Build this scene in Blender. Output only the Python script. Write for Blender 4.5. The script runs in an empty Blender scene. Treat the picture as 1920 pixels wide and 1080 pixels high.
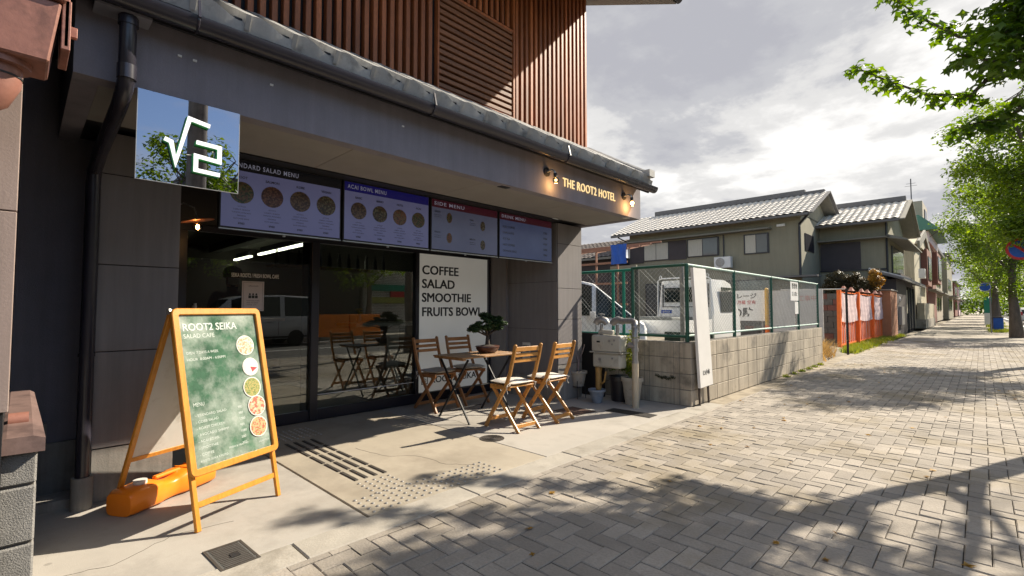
import bpy, bmesh, math, random
import numpy as np
from mathutils import Matrix, Vector, Quaternion
random.seed(7); rng = np.random.default_rng(7)
S = bpy.context.scene
C = S.collection
R = math.radians
PI = math.pi

# ------------------------------------------------------------------ camera
cam_d = bpy.data.cameras.new('camera'); cam = bpy.data.objects.new('camera', cam_d); C.objects.link(cam)
cam_d.sensor_width = 36; cam_d.lens = 900 / 1920 * 36; cam_d.clip_end = 3000; cam_d.clip_start = 0.02
cam.location = (0, 0, 1.2)
cam.rotation_euler = (R(90 + 2.481), 0, R(44.35))
S.camera = cam
# ------------------------------------------------------------------ sun and sky
SUN = Vector((1.1, 2.8, 2.36)).normalized()          # towards the sun
sd = bpy.data.lights.new('sun', 'SUN'); so = bpy.data.objects.new('sun', sd); C.objects.link(so)
sd.energy = 5.0; sd.angle = R(0.55); sd.color = (1.0, 0.90, 0.74)
so.rotation_euler = SUN.to_track_quat('Z', 'Y').to_euler()
W = bpy.data.worlds.new('World'); S.world = W; W.use_nodes = True
def world():
    nt = W.node_tree; N = nt.nodes; L = nt.links; N.clear()
    out = N.new('ShaderNodeOutputWorld')
    sky = N.new('ShaderNodeTexSky'); sky.sky_type = 'NISHITA'; sky.sun_disc = False
    sky.sun_elevation = math.asin(SUN.z); sky.sun_rotation = math.atan2(SUN.x, SUN.y)
    sky.air_density = 1.0; sky.dust_density = 0.6; sky.ozone_density = 1.5
    bg = N.new('ShaderNodeBackground'); bg.inputs['Strength'].default_value = 0.12
    L.new(sky.outputs[0], bg.inputs['Color'])
    tc = N.new('ShaderNodeTexCoord')
    sep = N.new('ShaderNodeSeparateXYZ'); L.new(tc.outputs['Generated'], sep.inputs[0])
    def math_(op, a, b=None, c=None):
        m = N.new('ShaderNodeMath'); m.operation = op
        for i, x in enumerate((a, b, c)):
            if x is None: continue
            if isinstance(x, (int, float)): m.inputs[i].default_value = x
            else: L.new(x, m.inputs[i])
        return m.outputs[0]
    zz = math_('ADD', math_('MAXIMUM', sep.outputs['Z'], 0.0), 0.16)
    comb = N.new('ShaderNodeCombineXYZ')
    L.new(math_('DIVIDE', sep.outputs['X'], zz), comb.inputs[0]); L.new(math_('DIVIDE', sep.outputs['Y'], zz), comb.inputs[1])
    def noise(scale, detail, rough, off=(0, 0, 0), dist=0.0):
        mp = N.new('ShaderNodeMapping'); mp.inputs['Location'].default_value = off; L.new(comb.outputs[0], mp.inputs[0])
        n = N.new('ShaderNodeTexNoise'); n.inputs['Scale'].default_value = scale; n.inputs['Detail'].default_value = detail
        n.inputs['Roughness'].default_value = rough; n.inputs['Distortion'].default_value = dist
        L.new(mp.outputs[0], n.inputs['Vector']); return n.outputs['Fac']
    def ramp(x, stops):
        r = N.new('ShaderNodeValToRGB'); L.new(x, r.inputs[0]); e = r.color_ramp.elements
        r.color_ramp.interpolation = 'EASE'
        while len(e) < len(stops): e.new(0.5)
        for el, (p, c) in zip(e, stops): el.position = p; el.color = (c[0], c[1], c[2], 1) if isinstance(c, tuple) else (c, c, c, 1)
        return r.outputs[0]
    # weather: overcast towards the street's end, breaking up to blue over the road
    side = math_('MULTIPLY_ADD', sep.outputs['X'], -0.24, 0.54)
    side = math_('MULTIPLY_ADD', sep.outputs['Y'], 0.20, side)
    cover = math_('ADD', side, math_('MULTIPLY_ADD', noise(0.55, 4, 0.5, (3.1, 1.2, 0)), 0.9, -0.45))
    cover = math_('ADD', cover, math_('MULTIPLY_ADD', noise(2.2, 6, 0.6, (7.3, 2.2, 0)), 0.35, -0.175))
    mask = ramp(cover, [(0.36, 0.0), (0.47, 1.0)])
    shade = math_('ADD', math_('MULTIPLY', noise(0.75, 8, 0.56, (2.7, 9.4, 0), 0.25), 0.78), math_('MULTIPLY', noise(3.0, 8, 0.62, (5.7, 1.4, 0)), 0.22))
    col = ramp(shade, [(0.405, (0.29, 0.292, 0.32)), (0.46, (0.34, 0.342, 0.36)), (0.505, (0.47, 0.465, 0.46)), (0.56, (0.62, 0.61, 0.595))])
    em = N.new('ShaderNodeBackground'); em.inputs['Strength'].default_value = 0.86; L.new(col, em.inputs['Color'])
    mix = N.new('ShaderNodeMixShader'); L.new(mask, mix.inputs[0]); L.new(bg.outputs[0], mix.inputs[1]); L.new(em.outputs[0], mix.inputs[2])
    L.new(mix.outputs[0], out.inputs[0])
world()
S.view_settings.view_transform = 'Standard'; S.view_settings.look = 'None'
S.view_settings.exposure = 1.0; S.view_settings.gamma = 1
S.view_settings.use_curve_mapping = False
S.cycles.max_bounces = 8; S.cycles.transparent_max_bounces = 24; S.cycles.caustics_reflective = False; S.cycles.caustics_refractive = False

# ------------------------------------------------------------------ materials
MATS = {}
def mat(name, col, rough=0.7, var=0.15, scale=6.0, bump=0.0, bscale=60.0, metal=0.0, stretch=None, rnd=0.0, dirt_or_glare=None, attr=None, spec=0.5, emit=None, trans=None, coat=0, bdist=0.004, detail=6, gum=None, streak=0.0):
    """principled material; noise over position, optional per-object variation and dirt layer"""
    if name in MATS: return MATS[name]
    m = bpy.data.materials.new(name); m.use_nodes = True; MATS[name] = m
    nt = m.node_tree; N = nt.nodes; L = nt.links
    b = N['Principled BSDF']; b.inputs['Roughness'].default_value = rough; b.inputs['Metallic'].default_value = metal
    b.inputs['Specular IOR Level'].default_value = spec
    geo = N.new('ShaderNodeNewGeometry'); pos = geo.outputs['Position']
    if stretch:
        mp = N.new('ShaderNodeMapping'); mp.inputs['Scale'].default_value = stretch; L.new(pos, mp.inputs[0]); vec = mp.outputs[0]
        if rnd:
            oi = N.new('ShaderNodeObjectInfo'); ad = N.new('ShaderNodeVectorMath'); ad.operation = 'ADD'
            mu = N.new('ShaderNodeMath'); mu.operation = 'MULTIPLY'; mu.inputs[1].default_value = 37.0; L.new(oi.outputs['Random'], mu.inputs[0])
            L.new(vec, ad.inputs[0]); L.new(mu.outputs[0], ad.inputs[1]); vec = ad.outputs[0]
    else: vec = pos
    def noise(sc, det=detail, rgh=0.6):
        n = N.new('ShaderNodeTexNoise'); n.inputs['Scale'].default_value = sc; n.inputs['Detail'].default_value = det
        n.inputs['Roughness'].default_value = rgh; L.new(vec, n.inputs['Vector']); return n.outputs['Fac']
    def mixc(f, a, c, blend='MIX'):
        x = N.new('ShaderNodeMix'); x.data_type = 'RGBA'; x.blend_type = blend; x.clamp_factor = True
        for i, v in ((0, f), (6, a), (7, c)):
            if isinstance(v, (int, float)): x.inputs[i].default_value = v
            elif isinstance(v, tuple): x.inputs[i].default_value = (v[0], v[1], v[2], 1)
            else: L.new(v, x.inputs[i])
        return x.outputs[2]
    def rng_(x, lo, hi, a=0.0, b_=1.0):
        r = N.new('ShaderNodeMapRange'); L.new(x, r.inputs[0]); r.inputs[1].default_value = lo; r.inputs[2].default_value = hi
        r.inputs[3].default_value = a; r.inputs[4].default_value = b_; return r.outputs[0]
    lo = tuple(c * (1 - var) for c in col); hi = tuple(min(1, c * (1 + var)) for c in col)
    c = mixc(rng_(noise(scale), 0.3, 0.7), lo, hi)
    if bump: c = mixc(rng_(noise(bscale, 3), 0.35, 0.65, 0, 0.5), c, tuple(x * (1 - var * 1.3) for x in col))
    if dirt_or_glare:
        dcol, dsc, d0, d1 = dirt_or_glare
        c = mixc(rng_(noise(dsc, 8, 0.65), d0, d1), c, dcol)
    if streak:
        m3 = N.new('ShaderNodeMapping'); m3.inputs['Scale'].default_value = (7, 7, .45); L.new(pos, m3.inputs[0]); n3 = N.new('ShaderNodeTexNoise'); n3.inputs['Scale'].default_value = 1.6; n3.inputs['Detail'].default_value = 7; n3.inputs['Roughness'].default_value = .65; L.new(m3.outputs[0], n3.inputs['Vector'])
        c = mixc(rng_(n3.outputs['Fac'], .47, .68, 0, streak), c, tuple(x * .45 for x in col)); c = mixc(rng_(n3.outputs['Fac'], .46, .34, 0, streak * .5), c, tuple(min(1, x * 1.5) for x in col))
    if gum:
        vo = N.new('ShaderNodeTexVoronoi'); vo.inputs['Scale'].default_value = gum[0]; L.new(pos, vo.inputs['Vector']); c = mixc(rng_(vo.outputs['Distance'], gum[1], gum[1] * 1.5, .55, 0), c, tuple(x * .45 for x in col))
        c = mixc(rng_(noise(.45, 9, .72), .52, .60, 0, gum[2]), c, tuple(x * .62 for x in col))
    if attr:
        at = N.new('ShaderNodeAttribute'); at.attribute_name = attr
        v = rng_(at.outputs['Fac'], 0, 1, 1 - rnd, 1 + rnd)
        hv = N.new('ShaderNodeHueSaturation'); L.new(c, hv.inputs['Color']); L.new(v, hv.inputs['Value']); c = hv.outputs[0]
    elif rnd:
        oi = N.new('ShaderNodeObjectInfo'); v = rng_(oi.outputs['Random'], 0, 1, 1 - rnd, 1 + rnd)
        hv = N.new('ShaderNodeHueSaturation'); L.new(c, hv.inputs['Color']); L.new(v, hv.inputs['Value']); c = hv.outputs[0]
    L.new(c, b.inputs['Base Color'])
    if bump:
        bp = N.new('ShaderNodeBump'); bp.inputs['Strength'].default_value = bump; bp.inputs['Distance'].default_value = bdist
        L.new(noise(bscale, 5), bp.inputs['Height']); L.new(bp.outputs[0], b.inputs['Normal'])
    if emit:
        b.inputs['Emission Strength'].default_value = emit; L.new(c, b.inputs['Emission Color'])
    if coat: b.inputs['Coat Weight'].default_value = coat
    return m
def leaf_mat(name, c1, c2, tl=0.45):
    m = bpy.data.materials.new(name); m.use_nodes = True; nt = m.node_tree; N = nt.nodes; L = nt.links; N.clear()
    out = N.new('ShaderNodeOutputMaterial'); geo = N.new('ShaderNodeNewGeometry')
    n = N.new('ShaderNodeTexNoise'); n.inputs['Scale'].default_value = 2.3; n.inputs['Detail'].default_value = 4; L.new(geo.outputs['Position'], n.inputs['Vector'])
    wn = N.new('ShaderNodeTexWhiteNoise'); vm = N.new('ShaderNodeVectorMath'); vm.operation = 'SNAP'; vm.inputs[1].default_value = (0.12, 0.12, 0.12)
    L.new(geo.outputs['Position'], vm.inputs[0]); L.new(vm.outputs[0], wn.inputs['Vector'])
    ad = N.new('ShaderNodeMath'); ad.operation = 'MULTIPLY_ADD'; L.new(wn.outputs['Value'], ad.inputs[0]); ad.inputs[1].default_value = 0.5
    mr = N.new('ShaderNodeMapRange'); L.new(n.outputs['Fac'], mr.inputs[0]); mr.inputs[1].default_value = 0.35; mr.inputs[2].default_value = 0.65; mr.inputs[4].default_value = 0.5
    L.new(mr.outputs[0], ad.inputs[2])
    mx = N.new('ShaderNodeMix'); mx.data_type = 'RGBA'; L.new(ad.outputs[0], mx.inputs[0])
    mx.inputs[6].default_value = (*c1, 1); mx.inputs[7].default_value = (*c2, 1)
    d = N.new('ShaderNodeBsdfPrincipled'); d.inputs['Roughness'].default_value = 0.45; L.new(mx.outputs[2], d.inputs['Base Color'])
    t = N.new('ShaderNodeBsdfTranslucent'); g = N.new('ShaderNodeHueSaturation'); g.inputs['Saturation'].default_value = 1.15; g.inputs['Value'].default_value = 1.9; g.inputs['Hue'].default_value = 0.485
    L.new(mx.outputs[2], g.inputs['Color']); L.new(g.outputs[0], t.inputs['Color'])
    ms = N.new('ShaderNodeMixShader'); ms.inputs[0].default_value = tl; L.new(d.outputs[0], ms.inputs[1]); L.new(t.outputs[0], ms.inputs[2]); L.new(ms.outputs[0], out.inputs[0])
    return m
def glass_mat(name, tint=(0.75, 0.8, 0.78), ior=1.7, rough=0.0, base=0.0, refl=(1, 1, 1)):
    m = bpy.data.materials.new(name); m.use_nodes = True; nt = m.node_tree; N = nt.nodes; L = nt.links; N.clear()
    out = N.new('ShaderNodeOutputMaterial'); fr = N.new('ShaderNodeFresnel'); fr.inputs['IOR'].default_value = ior
    ad = N.new('ShaderNodeMath'); ad.operation = 'ADD'; ad.use_clamp = True; ad.inputs[1].default_value = base; L.new(fr.outputs[0], ad.inputs[0])
    t = N.new('ShaderNodeBsdfTransparent'); t.inputs[0].default_value = (*tint, 1)
    g = N.new('ShaderNodeBsdfGlossy'); g.inputs['Roughness'].default_value = rough; g.inputs['Color'].default_value = (*refl, 1)
    ms = N.new('ShaderNodeMixShader'); L.new(ad.outputs[0], ms.inputs[0]); L.new(t.outputs[0], ms.inputs[1]); L.new(g.outputs[0], ms.inputs[2]); L.new(ms.outputs[0], out.inputs[0])
    return m
def emit_mat(name, col, st):
    m = bpy.data.materials.new(name); m.use_nodes = True; nt = m.node_tree; N = nt.nodes; L = nt.links; N.clear()
    out = N.new('ShaderNodeOutputMaterial'); e = N.new('ShaderNodeEmission'); e.inputs[0].default_value = (*col, 1); e.inputs[1].default_value = st
    L.new(e.outputs[0], out.inputs[0]); return m

M_render = mat('dark grey render', (0.225, 0.21, 0.238), 0.85, 0.10, 3, 0.35, 160, streak=.20)
M_siding = mat('grey siding board', (0.205, 0.188, 0.186), 0.8, 0.08, 2, 0.35, 220, streak=.30, rnd=0.03)
M_soffit = mat('soffit board', (0.265, 0.25, 0.232), 0.9, 0.08, 4, 0.3, 140)
M_black = mat('black metal', (0.010, 0.010, 0.012), 0.62, 0.1, 8)
M_frame = mat('navy black frame', (0.014, 0.014, 0.022), 0.35, 0.1, 8)
M_gutter = mat('dark gutter plastic', (0.028, 0.026, 0.036), 0.26, 0.15, 5)
M_conc = mat('apron concrete', (0.375, 0.345, 0.305), 0.9, 0.13, 2.2, 0.35, 180, dirt_or_glare=((0.20, 0.18, 0.15), 1.1, 0.50, 0.72), bdist=0.003, gum=(1.9, .022, .55))
M_conc2 = mat('warm apron concrete', (0.345, 0.30, 0.235), 0.9, 0.13, 2.6, 0.35, 200, dirt_or_glare=((0.22, 0.185, 0.14), 1.4, 0.50, 0.74), bdist=0.003, gum=(1.9, .022, .5))
M_kerb = mat('kerb concrete', (0.34, 0.31, 0.265), 0.92, 0.16, 5, 0.5, 90, dirt_or_glare=((0.16, 0.14, 0.11), 2.0, 0.52, 0.7), rnd=0.06)
M_plinth = mat('plinth mortar', (0.30, 0.28, 0.25), 0.9, 0.12, 5, 0.4, 120, dirt_or_glare=((0.16, 0.145, 0.13), 3, 0.5, 0.7), streak=.5)
M_paver = mat('concrete paver', (0.315, 0.278, 0.236), 0.93, 0.24, 1.3, 0.9, 75, attr='rnd', rnd=0.15, dirt_or_glare=((0.215, 0.175, 0.115), 0.8, 0.49, 0.66), bdist=0.004, gum=(2.6, .028, .35))
M_sand = mat('joint sand', (0.07, 0.06, 0.048), 1.0, 0.3, 30, 0.5, 150)
M_block = mat('concrete block', (0.40, 0.345, 0.27), 0.95, 0.13, 4, 0.7, 110, rnd=0.10, dirt_or_glare=((0.13, 0.115, 0.095), 2.4, 0.55, 0.72), streak=.6)
M_mortar = mat('mortar', (0.16, 0.145, 0.125), 0.95, 0.2, 12, 0.4, 90)
M_rough = mat('coarse grey block', (0.26, 0.25, 0.235), 0.95, 0.22, 14, 1.0, 200, bdist=0.006, detail=8)
M_cedar = mat('red stained cedar', (0.34, 0.105, 0.034), 0.55, 0.42, 1.5, 0.25, 22, stretch=(9, 9, 1.1), rnd=0.30)
M_cedar_h = mat('red stained cedar across', (0.20, 0.078, 0.032), 0.55, 0.35, 1.5, 0.25, 22, stretch=(9, 1.1, 9), rnd=0.18)
M_kawara = mat('grey roof tile', (0.42, 0.41, 0.39), 0.5, 0.12, 10, 0.2, 90, rnd=0.12, dirt_or_glare=((0.20, 0.195, 0.18), 9, 0.54, 0.72))
M_copper = mat('weathered brown tin', (0.30, 0.135, 0.10), 0.45, 0.16, 6, 0.25, 40, dirt_or_glare=((0.13, 0.06, 0.045), 5, 0.55, 0.75), metal=0.1)
M_pink = mat('beige neighbour cladding', (0.27, 0.205, 0.18), 0.8, 0.08, 3, 0.2, 120, streak=.3)
M_orange_wood = mat('orange varnished frame', (0.60, 0.24, 0.025), 0.42, 0.20, 5, 0.25, 30, stretch=(9, 9, 1.2))
M_chair = mat('golden acacia wood', (0.54, 0.25, 0.06), 0.42, 0.30, 2.2, 0.15, 30, stretch=(3, 3, 1.4), rnd=0.08)
M_chair_d = mat('brown acacia wood', (0.42, 0.19, 0.07), 0.45, 0.30, 2.2, 0.15, 30, stretch=(3, 3, 1.4), rnd=0.08)
M_slat = mat('table slat wood', (0.30, 0.155, 0.06), 0.45, 0.25, 2.4, 0.15, 30, stretch=(1.5, 8, 8), rnd=0.15)
M_cushion = mat('off white cushion cloth', (0.60, 0.56, 0.50), 0.95, 0.06, 8, 0.5, 300)
M_white = mat('white paint', (0.74, 0.73, 0.71), 0.5, 0.04, 4)
M_offw = mat('aged white board', (0.60, 0.575, 0.53), 0.65, 0.07, 5, dirt_or_glare=((0.42, 0.38, 0.32), 5, 0.55, 0.75))
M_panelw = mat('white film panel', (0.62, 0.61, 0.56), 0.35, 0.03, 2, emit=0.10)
M_ink = mat('black lettering', (0.02, 0.02, 0.02), 0.5, 0.02)
M_tank = mat('orange plastic tank', (0.85, 0.23, 0.012), 0.35, 0.06, 5, spec=0.5)
M_green = mat('green fence paint', (0.012, 0.085, 0.055), 0.4, 0.12, 8)
M_greenb = mat('bright green fence paint', (0.012, 0.22, 0.15), 0.4, 0.10, 8)
M_railtop = mat('faded green rail', (0.30, 0.42, 0.38), 0.5, 0.15, 8)
M_wire = mat('galvanised wire', (0.42, 0.43, 0.41), 0.4, 0.1, 8, metal=0.4)
M_galv = mat('galvanised pipe', (0.34, 0.33, 0.32), 0.45, 0.2, 12, metal=0.55, bump=0.2, bscale=60)
M_meter = mat('cream meter enamel', (0.50, 0.475, 0.40), 0.5, 0.07, 7, dirt_or_glare=((0.30, 0.27, 0.22), 9, 0.56, 0.72))
M_beigepipe = mat('beige vinyl pipe', (0.50, 0.42, 0.30), 0.5, 0.10, 5)
M_ochre = mat('ochre tape pipe', (0.42, 0.24, 0.07), 0.5, 0.2, 12)
M_cast = mat('cast iron', (0.07, 0.06, 0.052), 0.6, 0.2, 14, metal=0.3, bump=0.4, bscale=100)
M_pot = mat('terracotta brown pot', (0.085, 0.034, 0.022), 0.35, 0.15, 10)
M_potw = mat('dirty cream pot', (0.42, 0.38, 0.31), 0.7, 0.12, 8, dirt_or_glare=((0.2, 0.17, 0.13), 8, 0.5, 0.7))
M_potb = mat('blue grey pot', (0.24, 0.27, 0.31), 0.45, 0.18, 14)
M_potk = mat('black plastic pot', (0.02, 0.016, 0.018), 0.4, 0.1, 8)
M_soil = mat('soil', (0.05, 0.036, 0.026), 1, 0.3, 40, 0.8, 90)
M_bark = mat('bark', (0.13, 0.105, 0.082), 0.95, 0.3, 8, 1.0, 30, stretch=(1, 1, 0.35), bdist=0.02)
M_barkd = mat('dark bark', (0.07, 0.052, 0.04), 0.9, 0.3, 30, 0.7, 80)
M_leaf = leaf_mat('maple leaf green', (0.035, 0.085, 0.012), (0.12, 0.20, 0.022), 0.5)
M_leaf2 = leaf_mat('street tree leaf green', (0.045, 0.10, 0.014), (0.17, 0.25, 0.03), 0.5)
M_leafd = leaf_mat('juniper green', (0.012, 0.035, 0.012), (0.045, 0.085, 0.02), 0.2)
M_leafy = leaf_mat('yellow green', (0.10, 0.16, 0.02), (0.25, 0.26, 0.03), 0.4)
M_leafo = leaf_mat('orange leaf', (0.20, 0.11, 0.02), (0.48, 0.29, 0.04), 0.3)
M_leafk = leaf_mat('dark shrub leaf', (0.03, 0.035, 0.012), (0.09, 0.06, 0.02), 0.2)
M_glass = glass_mat('window glass', (0.62, 0.66, 0.64), 1.75, 0.0, 0.02)
M_sign_glass = glass_mat('sign mirror film glass', (0.22, 0.26, 0.28), 1.6, 0.0, 0.40, (0.62, 0.64, 0.74))
M_carglass = mat('dark car glass', (0.015, 0.022, 0.02), 0.08, 0.1, spec=0.3)
M_houseglass = mat('house window glass', (0.10, 0.105, 0.10), 0.1, 0.15, 1.0, spec=0.7)
M_curtain = mat('pale curtain', (0.50, 0.47, 0.40), 0.9, 0.12, 10, stretch=(8, 8, 0.5))
M_asphalt = mat('asphalt', (0.065, 0.063, 0.062), 0.92, 0.15, 2, 0.5, 150)
M_ground = mat('lot earth', (0.26, 0.225, 0.17), 0.97, 0.22, 1.2, 0.6, 40, dirt_or_glare=((0.15, 0.125, 0.09), 2.5, 0.45, 0.65))
M_far = mat('far paving', (0.34, 0.30, 0.25), 0.95, 0.10, 0.6, 0.4, 60, dirt_or_glare=((0.19, 0.17, 0.14), 0.5, 0.5, 0.7))
M_stucco = mat('grey green stucco', (0.28, 0.26, 0.19), 0.95, 0.08, 1.2, 0.4, 60, streak=.15)
M_shutter = mat('brown grey shutter', (0.055, 0.045, 0.048), 0.7, 0.10, 3)
M_eave = mat('eave board', (0.20, 0.19, 0.16), 0.8, 0.1, 4)
M_tilefar = mat('silver roof tile', (0.66, 0.62, 0.565), 0.42, 0.12, 5, 0.1, 20)
M_ridge = mat('ridge tile', (0.13, 0.125, 0.125), 0.6, 0.12, 6)
M_meshorange = mat('orange net', (0.88, 0.17, 0.02), 0.6, 0.1, 6)
M_sheet = mat('pale pink sheet', (0.72, 0.55, 0.54), 0.7, 0.06, 3, 0.3, 14, bdist=0.03)
M_brick = mat('orange brick', (0.42, 0.19, 0.10), 0.9, 0.12, 5, 0.3, 40)
M_brickd = mat('brown brick', (0.24, 0.10, 0.075), 0.9, 0.12, 5, 0.3, 30)
M_cream = mat('cream wall', (0.46, 0.41, 0.30), 0.9, 0.08, 2, streak=.4)
M_beige = mat('beige wall', (0.38, 0.33, 0.26), 0.9, 0.08, 2)
M_greenroof = mat('green sheet roof', (0.07, 0.19, 0.14), 0.6, 0.1, 3)
M_carwhite = mat('white car paint', (0.84, 0.84, 0.82), 0.25, 0.02, 2, coat=0.6)
M_carsilver = mat('silver car paint', (0.42, 0.43, 0.45), 0.3, 0.03, 2, coat=0.5, metal=0.3)
M_tyre = mat('rubber', (0.02, 0.02, 0.02), 0.8, 0.15, 20)
M_rim = mat('wheel rim', (0.45, 0.45, 0.46), 0.35, 0.1, 8, metal=0.7)
M_blue = mat('blue sheet', (0.015, 0.09, 0.42), 0.6, 0.15, 6)
M_red = mat('red paint', (0.45, 0.02, 0.025), 0.5, 0.06, 6)
M_grass = leaf_mat('weed green', (0.10, 0.15, 0.02), (0.26, 0.28, 0.05), 0.3)
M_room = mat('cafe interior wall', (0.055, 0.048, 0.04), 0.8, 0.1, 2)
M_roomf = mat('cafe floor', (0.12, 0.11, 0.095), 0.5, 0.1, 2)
M_steel = mat('brushed steel', (0.45, 0.44, 0.42), 0.35, 0.1, 9, metal=0.6)
M_tube = emit_mat('tube light', (1.0, 0.95, 0.72), 7.0)
M_bulb = emit_mat('warm filament', (1.0, 0.55, 0.18), 26.0)
M_bulbglass = glass_mat('bulb glass', (0.95, 0.9, 0.8), 1.5, 0.02, 0.06)
M_letter = mat('lit channel letter', (0.85, 0.62, 0.30), 0.4, 0.02, emit=0.55)
M_white_led = mat('white sign letter', (0.85, 0.86, 0.86), 0.5, 0.02, emit=0.35)
M_greenedge = mat('green sign letter return', (0.02, 0.28, 0.05), 0.5, 0.05)
M_rust = mat('rusty tin', (0.20, 0.10, 0.07), 0.6, 0.3, 8, 0.3, 30)

# ------------------------------------------------------------------ mesh builder
class MB:
    def __init__(s): s.v = []; s.f = []; s.m = []; s.cur = 0
    def add(s, vs, fs):
        n = len(s.v); s.v += [tuple(p) for p in vs]; s.f += [tuple(i + n for i in f) for f in fs]; s.m += [s.cur] * len(fs); return s
    def box(s, x0, x1, y0, y1, z0, z1, M=None):
        vs = [Vector((x, y, z)) for z in (z0, z1) for y in (y0, y1) for x in (x0, x1)]
        if M is not None: vs = [M @ p for p in vs]
        return s.add(vs, [(0, 2, 3, 1), (4, 5, 7, 6), (0, 1, 5, 4), (2, 6, 7, 3), (0, 4, 6, 2), (1, 3, 7, 5)])
    def bar(s, p, q, w, h, up=(0, 0, 1)):
        p = Vector(p); q = Vector(q); d = q - p; L = d.length; d.normalize(); up = Vector(up)
        a = d.cross(up)
        if a.length < 1e-4: a = d.cross(Vector((1, 0, 0)))
        a.normalize(); b = a.cross(d)
        vs = [o + a * (i * w / 2) + b * (j * h / 2) for o in (p, q) for i, j in ((-1, -1), (1, -1), (1, 1), (-1, 1))]
        return s.add(vs, [(3, 2, 1, 0), (4, 5, 6, 7), (0, 1, 5, 4), (1, 2, 6, 5), (2, 3, 7, 6), (3, 0, 4, 7)])
    def tube(s, pts, r, n=8, caps=True):
        pts = [Vector(p) for p in pts]; k = len(pts)
        rs = [r] * k if isinstance(r, (int, float)) else list(r)
        ref = None; vs = []
        for i, p in enumerate(pts):
            d = (pts[min(i + 1, k - 1)] - pts[max(i - 1, 0)]).normalized()
            if ref is None: ref = d.orthogonal().normalized()
            ref = (ref - d * ref.dot(d)); ref = ref.normalized() if ref.length > 1e-5 else d.orthogonal().normalized()
            b = d.cross(ref)
            for j in range(n):
                t = 2 * PI * j / n; vs.append(p + (ref * math.cos(t) + b * math.sin(t)) * rs[i])
        fs = [(i * n + j, i * n + (j + 1) % n, (i + 1) * n + (j + 1) % n, (i + 1) * n + j) for i in range(k - 1) for j in range(n)]
        if caps: fs += [tuple(range(n))[::-1], tuple(range((k - 1) * n, k * n))]
        return s.add(vs, fs)
    def lathe(s, c, prof, n=20, M=None):
        c = Vector(c); vs = []
        for r, z in prof:
            for j in range(n):
                t = 2 * PI * j / n; p = Vector((r * math.cos(t), r * math.sin(t), z))
                if M is not None: p = M @ p
                vs.append(c + p)
        k = len(prof)
        fs = [(i * n + j, i * n + (j + 1) % n, (i + 1) * n + (j + 1) % n, (i + 1) * n + j) for i in range(k - 1) for j in range(n)]
        fs += [tuple(range(n))[::-1], tuple(range((k - 1) * n, k * n))]
        return s.add(vs, fs)
    def prism(s, poly, d, fn):
        """poly of (a,b), depth range d=(d0,d1); fn(a,b,d)->point"""
        n = len(poly); vs = [fn(a, b, d[0]) for a, b in poly] + [fn(a, b, d[1]) for a, b in poly]
        fs = [tuple(range(n))[::-1], tuple(range(n, 2 * n))] + [(i, (i + 1) % n, n + (i + 1) % n, n + i) for i in range(n)]
        return s.add(vs, fs)
    def quad(s, a, b, c, d): return s.add([a, b, c, d], [(0, 1, 2, 3)])
    def build(s, name, m, parent=None, smooth=0, bevel=0, kind=None, world=True):
        me = bpy.data.meshes.new(name); me.from_pydata(s.v, [], s.f)
        ms = m if isinstance(m, (list, tuple)) else [m]
        for x in ms: me.materials.append(x)
        if len(ms) > 1: me.polygons.foreach_set('material_index', s.m)
        bm = bmesh.new(); bm.from_mesh(me); bmesh.ops.recalc_face_normals(bm, faces=bm.faces)
        if bevel:
            es = [e for e in bm.edges if len(e.link_faces) == 2 and e.calc_face_angle(0) > 0.5]
            bmesh.ops.bevel(bm, geom=es, offset=bevel, segments=1 if bevel < 0.02 else 3, affect='EDGES', profile=0.6, clamp_overlap=True)
        bm.to_mesh(me); bm.free()
        if smooth:
            me.shade_smooth(); me.set_sharp_from_angle(angle=R(smooth))
        return link(name, me, parent, kind, world)
def link(name, me, parent=None, kind=None, world=True):
    o = bpy.data.objects.new(name, me); C.objects.link(o)
    if parent is not None:
        o.parent = parent
        if world:
            off = Vector((0, 0, 0)); q = parent
            while q is not None: off += q.location; q = q.parent
            o.location = -off
    if kind: o['kind'] = kind
    return o
def tag(o, label=None, cat=None, group=None, kind=None):
    if label: o['label'] = label
    if cat: o['category'] = cat
    if group: o['group'] = group
    if kind: o['kind'] = kind
    return o
def thing(name, label, cat, loc=(0, 0, 0), group=None):
    o = bpy.data.objects.new(name, None); C.objects.link(o); o.location = loc; o.empty_display_size = 0.1
    return tag(o, label, cat, group)
def dup(root, loc=None, rz=None, label=None, group=None):
    r = root.copy(); C.objects.link(r)
    if loc is not None: r.location = loc
    if rz is not None: r.rotation_euler = (0, 0, rz)
    if label: r['label'] = label
    if group: r['group'] = group
    for ch in root.children:
        c = ch.copy(); C.objects.link(c); c.parent = r
        for g in ch.children:
            d = g.copy(); C.objects.link(d); d.parent = c
    return r
def mesh_np(name, V, F, m, parent=None, kind=None, smooth=False):
    """V (n,3), F (m,k) equal-size faces"""
    me = bpy.data.meshes.new(name); k = F.shape[1]
    me.vertices.add(len(V)); me.vertices.foreach_set('co', V.astype(np.float32).ravel())
    me.loops.add(F.size); me.loops.foreach_set('vertex_index', F.astype(np.int32).ravel())
    me.polygons.add(len(F)); me.polygons.foreach_set('loop_start', np.arange(0, F.size, k, dtype=np.int32))
    me.update(calc_edges=True); me.materials.append(m)
    me.shade_smooth() if smooth else me.shade_flat()
    return link(name, me, parent, kind)
DG = None
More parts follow.
